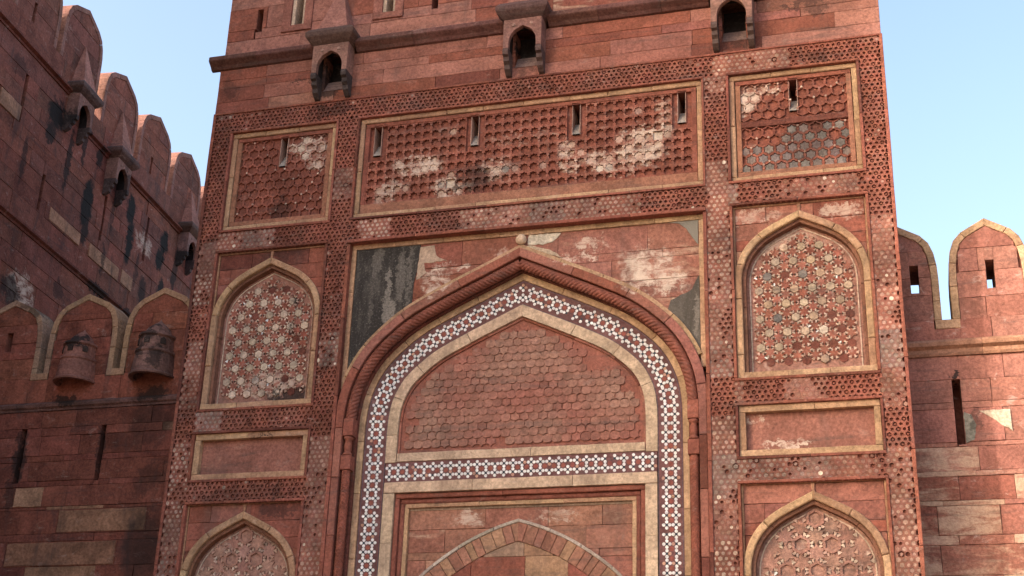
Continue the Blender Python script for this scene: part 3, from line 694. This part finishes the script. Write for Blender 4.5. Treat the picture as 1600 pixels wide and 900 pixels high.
# jambs below the rope: plain reveals, balusters, chevron shafts
ZS = 10.51-SL+.55
zj = C0.pos(SL, 0)[0][1]
for s in (-1, 1):
    q = lambda a, b: (min(s*a, s*b), max(s*a, s*b))
    x = s*2.812
    prism('shaft_block', rect(x-.085, x+.088, zj-.26, zj+.03), .012, .2, ST, gate, (*jit(RED, .05), 0), .01)
    prof = [(.0, zj-.27), (.075, zj-.27), (.08, zj-.29), (.075, zj-.31), (.05, zj-.33), (.058, zj-.38), (.066, zj-.44), (.058, zj-.50), (.05, zj-.52), (.075, zj-.54), (.08, zj-.56), (.075, zj-.58), (0, zj-.58)]
    obj('baluster', mesh('baluster', *lathe_vf(prof, 16, 0, 2*PI, x, .09), ST, smooth=True), gate, (*jit(RED, .05), 0))
    prism('shaft_block', rect(x-.085, x+.088, zj-.82, zj-.59), .012, .2, ST, gate, (*jit(RED, .05), 0), .01)
    V = []; F = []; n = 16; k = int((zj-.83-ZB)/.011)
    for i in range(k+1):
        z = ZB+(zj-.83-ZB)*i/k
        for qq in range(n):
            a = 2*PI*qq/n; rr = .072*(.82+.2*abs(math.cos(PI*(z/.058+abs(math.sin(a/2+PI/4)-.0)*1.6)))); V.append((x+rr*math.cos(a), .095+rr*math.sin(a), z))
    for i in range(k):
        for qq in range(n): F.append((i*n+qq, i*n+(qq+1) % n, (i+1)*n+(qq+1) % n, (i+1)*n+qq))
    obj('chevron_shaft', mesh('chevron_shaft', V, F, ST), gate, (*jit(RED, .05), 0))
# buff band, inlay band, buff band
C0.stones(gate, 'frame_stone', .140, .018, .262, .42, .85, BF, lambda x, z: (*jit(mixc(BUFF, BUFF2, rnd.random()*.6), .06), 0))
C0.stones(gate, 'inlay_band', .016, -.372, .285, .42, 1.1, ST, lambda x, z: (*jit((.165, .078, .075), .06), 0), jy=.0005, gap=.001)
TZ = 7.655
dT = next(C0.S[i] for i in range(len(C0.S)) if C0.C[i][1] < TZ-.14)
C0.stones(gate, 'frame_stone', -.374, -.558, .265, .42, 1.0, BF, lambda x, z: (*jit(mixc(BUFF, PALE, .4), .05), 0), dmax=dT)
HX = 2.216
frame(gate, 'frame_stone', -2.03, 2.03, 7.515, 7.655, .14, .266, .42, BF, lambda x, z: (*jit(mixc(BUFF, PALE, .4), .05), 0), 1.7, 't')
prism('inlay_band', rect(-HX, HX, 7.18, 7.513), .285, .42, ST, gate, (.165, .078, .075, 0), 0)
frame(gate, 'frame_stone', -HX, HX, 7.0, 7.178, .17, .265, .42, BF, lambda x, z: (*jit(mixc(BUFF, PALE, .4), .05), 0), 1.4, 't')
for s in (-1, 1):
    for z0, z1 in ((6.2, 6.998), (5.4, 6.197), (4.5, 5.397)): prism('frame_stone', rect(min(s*2.03, s*HX), max(s*2.03, s*HX), z0, z1), .265, .42, BF, gate, (*jit(mixc(BUFF, PALE, .4), .05), 0), .005)
def quatrefoils(S, pts):
    """pts: (x, z, tangent angle) of flower centres"""
    for x, z, a in pts:
        for k in range(4):
            b = a+k*PI/2; t = rnd.random()
            if t < .03 or (nz(x, z, 1.7, 21) > .42 and t > .6): continue
            cc = jit(mixc(WHITE, (.62, .60, .60), rnd.random()*.6), .06) if t < .93 else jit((.50, .29, .21), .15)
            px, pz_ = x+.0455*math.cos(b), z+.0455*math.sin(b)
            loc_ = [(.026*math.cos(w_*PI/5), .025*math.sin(w_*PI/5)) for w_ in range(10)]
            P = [(px+u*math.cos(b)-v*math.sin(b), pz_+u*math.sin(b)+v*math.cos(b)) for u, v in loc_]
            S.add(prism_vf(P, .2795+rnd.uniform(-.001, .001), .29), cc)
        S.add(prism_vf(ngon(x, z, 4, .022, a+PI/4), .2815, .29), (.03, .055, .07))
def reddiam(S, pts):
    for x, z, a in pts: S.add(prism_vf(ngon(x, z, 8, .036, a), .2825, .29), jit((.27, .082, .062), .12))
S = Soup(); PT = .1435; mid = -.178
nn = int((C0.S[-1]-.03)/PT)
for sg in (1, -1):
    for i in range(nn):
        for row in (0, 1):
            d = .075+PT*i
            o = mid+(.5-row)*PT
            (x, z), (nx, nzv) = C0.pos(d*1.0, o)
            if x < .045: continue
            a = math.atan2(nzv, nx); quatrefoils(S, [(sg*x, z, a if sg > 0 else PI-a)])
            if row == 0:
                (x, z), _ = C0.pos(d+PT/2, mid)
                if x > .03: reddiam(S, [(sg*x, z, a)])
                for o3 in (mid+PT, mid-PT):
                    (x, z), _ = C0.pos(d+PT/2, o3)
                    if x > .05 and False: reddiam(S, [(sg*x, z, a)])
for o in (.0, PT): quatrefoils(S, [(0, 10.51+mid/.84-PT*.6+o*1.2, 0)])
nh = int(2*HX/PT); px = 2*HX/nh
for i in range(nh):
    for row in (0, 1): quatrefoils(S, [(-HX+px*(i+.5), 7.3465+(row-.5)*PT, 0)])
    if i: reddiam(S, [(-HX+px*i, 7.3465, 0)])
S.build('quatrefoil_inlay', MB, gate, kind='stuff')
# thin slate lines along the inlay
for o in (.0, -.362): C0.stones(gate, 'inlay_line', o, o-.008, .2835, .3, 2.0, BF, lambda x, z: (.12, .10, .12, 0), 0, jy=0)

# tympanum
OT = C0.outline(-.556, TZ)
tym = prism('tympanum', OT, .335, .42, ST, gate, (*mixc(ROSE, RED, .5), .1), 0)
C0.stones(tym, 'tympanum_rim', -.560, -.600, .305, .42, 1.2, ST, redc, dmax=dT)
prism('tympanum_rim', rect(-2.0, 2.0, TZ+.001, TZ+.05), .315, .42, ST, tym, (*ROSE, .2), .006)
OI = C0.outline(-.70, TZ+.12); pt = .1545; R6 = .088; q6 = star(0, 0, 6, R6, R6*.68)
def tilted(P):
    n = len(P); yy = lambda z: -.003-.0085*(R6-z)/R6
    V = [(x, yy(z), z) for x, z in P]+[(x, .03, z) for x, z in P]
    return V, [tuple(range(n))]+[((i+1) % n, i, n+i, n+(i+1) % n) for i in range(n)]
hexp = [(.0, .075), (.035, .062), (.0765, .05), (.0765, -.035), (.058, -.062), (.03, -.07), (0, -.072), (-.03, -.07), (-.058, -.062), (-.0765, -.035), (-.0765, .05), (-.035, .062)]
tmesh = [mesh('star_tile', *tilted(q), ST) for q in (q6, hexp)]
j = 0; z = TZ+.15; allt = []
while z < 9.9:
    for i in range(-14, 15):
        x = i*pt+(pt/2 if j % 2 else 0)
        if inside(OI, x, z): allt.append((x, z))
    z += pt*.82; j += 1
S = Soup()
for x, z in allt:
    t = nz(x, z, 1.6, 4)+.12*rnd.uniform(-1, 1); worn = nz(x, z, 1.1, 11) > .36
    cc = mixc(ROSE, (.30, .165, .122), max(0, min(1, .55+t*.9)))
    if rnd.random() < .015 or (worn and x > .8): continue
    obj('star_tile', tmesh[0 if rnd.random() < .18 else 1], tym, (*jit(cc, .035), .05), loc=(x, .328+rnd.uniform(-.002, .003), z))
    for sgx in (-1, 1):
        if rnd.random() < .6: S.add(prism_vf(ngon(x+sgx*pt/2, z+.056, 6, .012), .312, .34), jit(mixc(ROSE, DEEP, .6), .1))
S.build('stud', AT, tym, kind='stuff')

# stepped frame and blind arch below
frame(gate, 'moulding', -2.028, 2.028, 4.4, 6.998, .075, .31, .46, ST, lambda x, z: (*jit(RED, .06), 0), 1.9, 'tlr', .012)
frame(gate, 'moulding', -1.951, 1.951, 4.4, 6.921, .075, .36, .46, ST, lambda x, z: (*jit(mixc(RED, DEEP, .4), .06), 0), 2.1, 'tlr', .018)
frame(gate, 'frame_stone', -1.874, 1.874, 4.4, 6.844, .065, .385, .5, BF, buffc, 1.4, 'tlr', .006)
C2 = Arch([(0, 6.565), (.3, 6.475), (.6, 6.355), (.9, 6.205), (1.23, 5.995), (1.5, 5.79), (1.67, 5.62), (1.79, 5.4), (1.84, 5.1)], 4.5)
ashlar(body, ST, -1.81, 1.81, [5.0, 5.5, 5.95, 6.07, 6.43, 6.76], (.7, 1.3), .445, .6, lambda x, z: (*jit(mixc(ROSE, mixc(ROSE, BUFF2, .4), rnd.random()), .1), rnd.choice((.3, .5, .6))), lo=C2.zfun(-.02), dj=.004)
prism('panel_backing', rect(-1.85, 1.85, 6.74, 6.80), .43, .6, ST, gate, (*mixc(BUFF2, GREY, .4), 0), .004)
C2.stones(gate, 'arch_line', .0, -.05, .425, .6, .55, BF, lambda x, z: (*jit(mixc(PALE, GREY, .45), .08), 0), .008)
C2.stones(gate, 'voussoir', -.052, -.335, .442, .6, .165, ST, lambda x, z: (*jit(mixc(ROSE, BUFF2, rnd.choice((.15, .25, .3, .3, .75))), .07), .1), .006)
ic = iter([(*RED, .1), (*mixc(RED, BUFF2, .3), .1), (*mixc(BUFF, PALE, .3), 0), (*mixc(BUFF2, GREY, .3), 0)]*20)
ashlar(body, ST, -1.5, 1.5, [4.8, 5.25, 5.62, 5.98, 6.25], (.6, .9), .452, .6, lambda x, z: (*jit(mixc(BUFF2, ROSE, .2) if .1 < x < .75 else (mixc(BUFF2, GREY, .3) if z > 6.0 else RED), .08), .15), hi=C2.zfun(-.34), dj=.004, cuts={2: (-.75, .12, .8), 1: (-.4, .5)})

# ------------------------------------------------------------------ merlons and curtain walls
MER = [(0, 1.0), (.3, .938), (.62, .872), (.82, .79), (.93, .68), (.985, .55), (1, .42)]
def merlon(parent, cx, z0, H, w_, mat, bmat, y0, th, colfn, bcol, holes=(), cap=.11, courses=4):
    A = Arch([(a*w_, z0+b*H) for a, b in MER], z0, cx, 1)
    top = A.outline(-cap*.95, z0); hi = A.zfun(-cap-.003); hc = A.zfun(-cap*.6)
    core = [prism_vf(P, y0+.05, y0+th-.05, 0, True) for q in split([(cx-w_+cap*.6, cx+w_-cap*.6, z0-.01, z0+H)], [(h[0]-.004, h[1]+.004, h[2]-.004, h[3]+.004) for h in holes]) for P in clip_rect(*q, None, hc)]
    me = obj('merlon', mesh('merlon', *joinvf(core), mat), parent, (*DEEP, .1))
    lv = [z0+H*.92*i/courses+(rnd.uniform(-.05, .05) if i else 0) for i in range(courses)]+[z0+H]
    ashlar(me, mat, cx-w_+cap+.003, cx+w_-cap-.003, lv, (w_*1.1, w_*2.4), y0+.018, y0+th-.01, colfn, hi=hi, holes=holes, back=True, dj=.005)
    A.stones(me, 'coping_stone', 0, -cap, y0, y0+th, .5, bmat, bcol, .008)
    return me
def hood(parent, mat, cx, zb, k, y0, col):
    pr = [(.40, 0), (.405, .03), (.375, .06), (.37, .14), (.345, .36), (.335, .40), (.355, .43), (.35, .47), (.31, .49), (.30, .70), (.33, .73), (.32, .77), (.25, .80), (.20, .90), (.10, 1.0), (.03, 1.06), (.001, 1.12)]
    V, F = lathe_vf([(r_*k, zb+z*k) for r_, z in pr], 10, PI-.02, 2*PI+.02, cx, y0); V = [(x, y0+(y-y0)*1.2, z) for x, y, z in V]
    V2, F2 = lathe_vf([((r_-.07)*k, zb+z*k) for r_, z in pr[:10]]+[(.001, zb+.75*k)], 10, PI, 2*PI, cx, y0); V2 = [(x, y0+(y-y0)*1.2, z) for x, y, z in V2]
    n = len(pr); m_ = 11
    V3 = []; 
    for i in range(11):
        a = PI+PI*i/10; V3 += [(cx+.40*k*math.cos(a), y0+.48*k*math.sin(a), zb), (cx+.33*k*math.cos(a), y0+.396*k*math.sin(a), zb)]
    F3 = [(2*i, 2*i+1, 2*i+3, 2*i+2) for i in range(10)]
    h_ = obj('hood', mesh('hood', *joinvf([(V, F), (V2, F2), (V3, F3)]), mat), parent, (*col, .1))
    for a, zz in ((1.25*PI, .56), (1.5*PI, .56), (1.78*PI, .56)):
        x, y = cx+.305*k*math.cos(a), y0+.366*k*math.sin(a); V, F = prism_vf([(-.05*k, 0), (.05*k, 0), (.05*k, .09*k), (0, .13*k), (-.05*k, .09*k)], -.012, .02)
        ca, sa = math.cos(a+PI/2), math.sin(a+PI/2)
        obj('hood_window', mesh('hood_window', [(x+u*ca-v*sa, y+u*sa+v*ca, zb+zz*k+z) for u, v, z in V], F, mat), h_, (.05, .035, .03, 0))
    return h_
WL = lambda tab, al: colmix(tab, al)
# right curtain wall ---------------------------------------------------------
rw = thing('curtain_rampart', 'red sandstone curtain wall with two tall merlons right of the gate tower', 'wall', (0, 1.0, 0))
RS = stone('right_wall_stone', rw, streak=.15, pale=.5, stains=[(6.66, 8.68, .07, .1, .9), (6.9, 7.95, .09, .2, .5)])
RB_ = stone('right_wall_buff', rw, streak=.2, pale=.1, veins=False)
rcol = lambda x, z: (*jit(mixc(ROSE, PINK, rnd.random()) if z > 7 else mixc(RED, ROSE, rnd.random()), .1), rnd.choice((.1, .3, .5)) if z > 7.6 else rnd.choice((.5, .75, .9, 1.0)))
rbody = obj('wall_body', mesh('wall_body', *joinvf([box_vf(5.97, 16, .5, 1.6, 0, 9.5), box_vf(5.97, 16, .06, .5, 0, 5.0)]), RS), rw, (*RED, .2))
ashlar(rbody, RS, 5.98, 16, [5.0, 5.3, 5.66, 6.10, 6.24, 6.68, 6.76, 7.12, 7.20, 7.57, 7.64, 8.16, 8.26, 8.62, 9.0], (.55, 1.4), 0, .5, rcol, holes=[(6.61, 6.73, 7.6, 8.63)], dj=.008)
ashlar(rbody, RS, 5.98, 16, [9.27, 9.60], (.8, 1.5), 0.0, .5, rcol, holes=[(6.62+1.36*i-.19, 6.62+1.36*i+.19, 9.45, 9.61) for i in range(7)])
for a, b in ((5.98, 7.1), (7.1, 8.6), (8.6, 10), (10, 12), (12, 14), (14, 16)):
    pr = [(.05, 9.0), (-.03, 9.0), (-.05, 9.04), (-.05, 9.1), (-.11, 9.14), (-.12, 9.2), (-.07, 9.25), (.05, 9.27)]; n = len(pr)
    obj('string_course', mesh('string_course', [(a+.003, y, z) for y, z in pr]+[(b-.003, y, z) for y, z in pr], [(i, (i+1) % n, n+(i+1) % n, n+i) for i in range(n)]+[tuple(range(n)), tuple(range(n, 2*n))[::-1]], RB_), rw, (*jit(mixc(BUFF2, ROSE, .55), .06), 0))
bc_r = lambda x, z: (*jit(mixc(BUFF, BUFF2, rnd.random()), .07), 0)
for i in range(6):
    cx = 5.955+1.36*i; hx = cx+.24 if i == 0 else cx+.02
    merlon(rw, cx, 9.602, 1.665, .60, RS, RB_, 0.0, .85, rcol, bc_r, holes=[(hx-.065, hx+.065, 10.08, 10.55)])
    prism('gap_sill', rect(6.635+1.36*i-.185, 6.635+1.36*i+.185, 9.455, 9.6), -.006, .85, RB_, rw, bc_r(0, 0), .008)
prism('mortar_patch', rough([(6.735, 7.62), (6.86, 7.66), (6.9, 7.9), (6.84, 8.06), (6.735, 8.1)], .06, .008), -.014, .05, RS, rbody, (.24, .22, .18, 0), .006)
prism('mortar_patch', rough([(6.95, 8.11), (7.4, 8.11), (7.41, 7.78), (7.28, 7.86), (7.1, 8.02)], .07, .006), -.014, .05, RS, rbody, (.5, .4, .3, 0), .006)
# left curtain wall ----------------------------------------------------------
lw = thing('curtain_rampart', 'dark red curtain wall with buff edged merlons and two hoods left of the gate tower', 'wall', (0, 1.0, 0))
LS = stone('left_wall_stone', lw, streak=.8, pale=.3, varia=.6, stains=[(-8.68, 10.22, .24, .16, .9), (-7.15, 10.3, .3, .12, .8), (-7.25, 9.95, .12, .2, .7), (-6.95, 9.8, .12, .25, .7), (-7.5, 9.7, .15, .25, .6), (-9.66, 8.15, .16, .6, .8), (-9.75, 7.4, .12, .4, .6), (-8.02, 8.2, .09, .55, .6), (-9.55, 10.3, .07, .55, .55), (-7.92, 10.35, .06, .6, .75), (-7.05, 8.6, .5, .5, .45), (-6.9, 6.4, .45, .8, .6), (-8.9, 9.15, .35, .14, .8), (-7.1, 9.2, .4, .16, .75), (-6.9, 7.6, .4, .3, .4)], tint=(.05, .04, .04))
LB = stone('left_wall_buff', lw, streak=.6, pale=.1, veins=False, stains=[(-9.9, 11.1, .4, .2, .6)], tint=(.09, .085, .09))
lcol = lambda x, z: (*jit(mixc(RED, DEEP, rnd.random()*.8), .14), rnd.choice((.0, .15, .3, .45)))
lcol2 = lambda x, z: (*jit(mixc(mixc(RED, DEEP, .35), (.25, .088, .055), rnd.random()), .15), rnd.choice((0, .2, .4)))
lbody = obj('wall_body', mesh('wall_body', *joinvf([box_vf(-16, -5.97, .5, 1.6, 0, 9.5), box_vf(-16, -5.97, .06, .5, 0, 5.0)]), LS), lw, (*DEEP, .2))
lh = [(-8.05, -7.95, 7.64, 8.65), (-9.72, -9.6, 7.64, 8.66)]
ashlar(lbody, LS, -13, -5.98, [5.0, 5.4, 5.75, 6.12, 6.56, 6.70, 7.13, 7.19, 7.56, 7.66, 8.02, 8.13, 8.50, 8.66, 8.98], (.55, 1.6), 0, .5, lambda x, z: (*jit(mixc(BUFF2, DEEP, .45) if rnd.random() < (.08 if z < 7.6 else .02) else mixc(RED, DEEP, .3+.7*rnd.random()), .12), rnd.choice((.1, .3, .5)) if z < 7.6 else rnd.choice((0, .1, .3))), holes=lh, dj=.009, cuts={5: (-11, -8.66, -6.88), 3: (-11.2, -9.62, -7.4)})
prism('stone_block', rough(rect(-8.64, -6.9, 6.72, 7.11), .17, .006), -.012, .3, LS, lbody, (*mixc(BUFF2, DEEP, .5), .45), .008)
prism('stone_block', rough(rect(-9.6, -7.42, 6.14, 6.54), .17, .006), -.012, .3, LS, lbody, (*mixc(BUFF2, DEEP, .6), .45), .008)
prism('stone_block', rough(rect(-9.62, -9.05, 7.2, 7.55), .12, .012), -.012, .3, LS, lbody, (*mixc(BUFF, ROSE, .4), .4), .008)
for a, b in ((-13, -11), (-11, -9.4), (-9.4, -7.7), (-7.7, -5.98)):
    pr = [(.05, 8.985), (-.02, 8.985), (-.03, 9.02), (-.07, 9.05), (-.08, 9.1), (-.03, 9.15), (.05, 9.16)]; n = len(pr)
    obj('string_course', mesh('string_course', [(a+.003, y, z) for y, z in pr]+[(b-.003, y, z) for y, z in pr], [(i, (i+1) % n, n+(i+1) % n, n+i) for i in range(n)]+[tuple(range(n)), tuple(range(n, 2*n))[::-1]], LS), lw, (*jit(mixc(DEEP, GREY, .3), .08), .2))
gapx = [-14.37, -12.76, -11.16, -9.55, -7.945, -6.34]
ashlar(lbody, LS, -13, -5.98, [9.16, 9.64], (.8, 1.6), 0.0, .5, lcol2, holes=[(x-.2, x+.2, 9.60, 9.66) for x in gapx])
for i in range(1, 5):
    a, b = gapx[i], gapx[i+1]; cx = (a+b)/2
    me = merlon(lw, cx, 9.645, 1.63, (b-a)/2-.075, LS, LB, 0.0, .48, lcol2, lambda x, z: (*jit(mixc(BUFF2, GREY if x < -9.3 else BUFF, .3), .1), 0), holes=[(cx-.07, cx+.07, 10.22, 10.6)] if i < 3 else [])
for x in gapx[1:]: prism('gap_sill', rect(x-.185, x+.185, 9.606, 9.735), -.008, .48, LB, lw, (*jit(BUFF2, .08), 0), .008)
hood(lw, LS, -8.72, 9.46, .98, .0, mixc(RED, GREY, .25)); hood(lw, LS, -7.13, 9.46, 1.05, .0, mixc(RED, GREY, .45))
# high rampart behind --------------------------------------------------------
hw = thing('rampart', 'high soot streaked red rampart with merlons rising behind the left curtain wall', 'wall', (-12, 0, 0), math.radians(90+6))
# local x runs along the wall away from the viewer, local -y faces the gate
HS = stone('rampart_stone', hw, streak=.85, pale=.35, varia=.5, blooms=[(3.7, 12.7, .7, .5, 1), (2.4, 12.6, .4, .5, .8), (9.0, 16.2, .6, .3, .7), (8.4, 13.5, .6, .3, .6)], stains=[(2.9, 15.5, .12, .7, .7), (7.0, 14.9, .1, .5, .7), (9.3, 15.0, .25, .5, .8), (4.7, 16.4, .14, 1.0, .85), (11.0, 16.3, .2, .8, .8), (1.5, 15.2, .3, .6, .7), (5.75, 18.9, .1, .6, .8), (7.85, 18.9, .1, .7, .9), (10.0, 18.8, .12, .7, .9), (3.4, 19.4, .1, .5, .8), (5.85, 15.85, .33, .8, 1), (5.95, 15.2, .2, .4, .9), (8.05, 16.75, .3, .5, 1), (8.2, 15.9, .24, .75, 1), (10.15, 16.75, .3, .45, 1), (10.0, 16.2, .3, .35, 1), (10.3, 15.4, .22, .5, .95), (3.9, 17.2, .45, .45, 1), (3.75, 16.65, .25, .35, .9), (5.3, 17.2, .12, .8, .8), (6.1, 17.25, .2, .35, .9), (8.6, 14.1, .9, .12, .8), (6.9, 14.05, .7, .16, .9), (5.2, 13.35, .3, .25, .6), (7.2, 12.4, .4, .35, 1), (3.3, 12.6, .5, .35, .8), (2.0, 13.2, .35, .4, .6), (8.8, 15.4, .14, .6, .6), (7.15, 16.2, .12, .7, .6), (7.35, 17.0, .5, .3, .7), (2.1, 17.4, .4, .3, .5)], tint=(.05, .043, .043))
HB = stone('rampart_coping', hw, streak=.5, pale=.15, veins=False, tint=(.06, .055, .06))
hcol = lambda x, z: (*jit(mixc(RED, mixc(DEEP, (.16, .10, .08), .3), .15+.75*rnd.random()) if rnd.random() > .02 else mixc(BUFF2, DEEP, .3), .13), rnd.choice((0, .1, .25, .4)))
hbody = obj('wall_body', mesh('wall_body', *joinvf([box_vf(-9, 26, .5, 2.5, 0, 17.4), box_vf(-9, 26, .08, .5, 0, 9.5), box_vf(-9, -2.01, .0, .49, 0, 18.6)]), HS), hw, (*RED, .2))
hsl = [(2.4, 2.52, 16.22, 17.44), (3.76, 3.88, 14.72, 15.6), (6.66, 6.78, 15.28, 16.5), (9.0, 9.12, 15.76, 17.0)]
hz = [9.5, 9.95, 10.4, 10.9, 11.35, 11.7, 12.2, 12.6, 13.05, 13.5, 13.98]
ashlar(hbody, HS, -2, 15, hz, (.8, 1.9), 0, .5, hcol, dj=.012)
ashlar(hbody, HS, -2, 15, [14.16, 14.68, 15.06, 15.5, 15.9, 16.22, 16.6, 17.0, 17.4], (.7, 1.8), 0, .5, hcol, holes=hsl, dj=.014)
for (a, b, c, d) in ((1.6, 2.44, 16.2, 16.58), (4.3, 5.78, 14.72, 15.02), (6.28, 7.88, 14.68, 15.02), (8.04, 8.66, 14.72, 15.08)):
    prism('stone_block', rough(rect(a, b, c, d), .17, .006), -.02, .3, HS, hbody, (*jit(mixc(BUFF2, ROSE, .3), .06), .3), .01)
def stringc(a, b, z, hgt, proj, c):
    pr = [(.05, z), (-.03, z), (-.04, z+.3*hgt), (-proj, z+.5*hgt), (-proj, z+.8*hgt), (-.04, z+hgt), (.05, z+hgt)]; n = len(pr)
    obj('string_course', mesh('string_course', [(a+.003, y, q) for y, q in pr]+[(b-.003, y, q) for y, q in pr], [(i, (i+1) % n, n+(i+1) % n, n+i) for i in range(n)]+[tuple(range(n)), tuple(range(n, 2*n))[::-1]], HS), hw, c)
for a, b in ((-2, 1.2), (1.2, 3.4), (3.4, 5.9), (5.9, 8), (8, 11), (11, 15)): stringc(a, b, 13.985, .17, .1, (*jit(DEEP, .1), .1))
UP = 5.15
for a, b in ((-2, 1.5), (1.5, 3.0), (3.0, UP)): stringc(a, b, 17.9, .16, .12, (*jit(DEEP, .1), .1))
for a, b in ((UP, 7.4), (7.4, 9.6), (9.6, 12), (12, 15)): stringc(a, b, 17.4, .16, .12, (*jit(DEEP, .1), .1))
ashlar(hbody, HS, -2, UP, [17.4, 17.9], (.8, 1.8), 0, .5, hcol); ashlar(hbody, HS, -2, UP, [18.06, 18.62], (.8, 1.8), 0, .5, hcol)
ashlar(hbody, HS, UP, 15, [17.56, 18.12], (.8, 1.8), 0, .5, hcol, back=True)
obj('wall_core', mesh('wall_core', *box_vf(-9, UP, .52, 2.4, 17.41, 18.6), HS), hw, (*RED, .1))
for i, cx in enumerate((.3, 2.42, 4.52, 6.78, 8.93, 11.08, 13.2)):
    u = cx < UP; z0 = 18.62 if u else 18.122; H = 1.83
    hh = [(cx-.18, cx-.06, z0+.05, z0+.55)] if i in (1, 4) else []
    merlon(hw, cx, z0, H, .955, HS, HB, 0.0, .55, hcol, lambda x, z: (*jit(mixc(ROSE, GREY, .25), .1), 0), holes=hh, cap=.13)
for x, dz in ((4.6, 2.70), (6.85, 2.17), (11.35, 2.2)): machicolation(hw, HS, x, dz, .8, 1.1)

# unseen round drum added left of the view to keep the gate in shade
dn_ = (-sd.y/math.hypot(sd.x, sd.y), sd.x/math.hypot(sd.x, sd.y)); side = (6.0+abs(sd.x/sd.y))*dn_[0]+1.0*dn_[1]
bcy = (-15.0*dn_[0]-(side-5.2))/-dn_[1]
rot = Matrix.Rotation(-math.radians(96), 3, 'Z'); bc3 = rot @ Vector((-15.0+12, bcy, 0))
V, F = lathe_vf([(5.5, 0), (5.2, 17.3), (5.3, 17.35), (5.3, 17.55), (5.2, 17.6), (5.2, 26.5), (5.32, 26.55), (5.32, 26.8), (5.2, 26.85), (5.2, 29.0), (4.4, 29.0), (4.4, 27.0), (0.01, 27.0)], 32, 0, 2*PI, bc3.x, bc3.y)
obj('sun_blocker', mesh('sun_blocker', V, F, HS), hw, (*RED, .2))
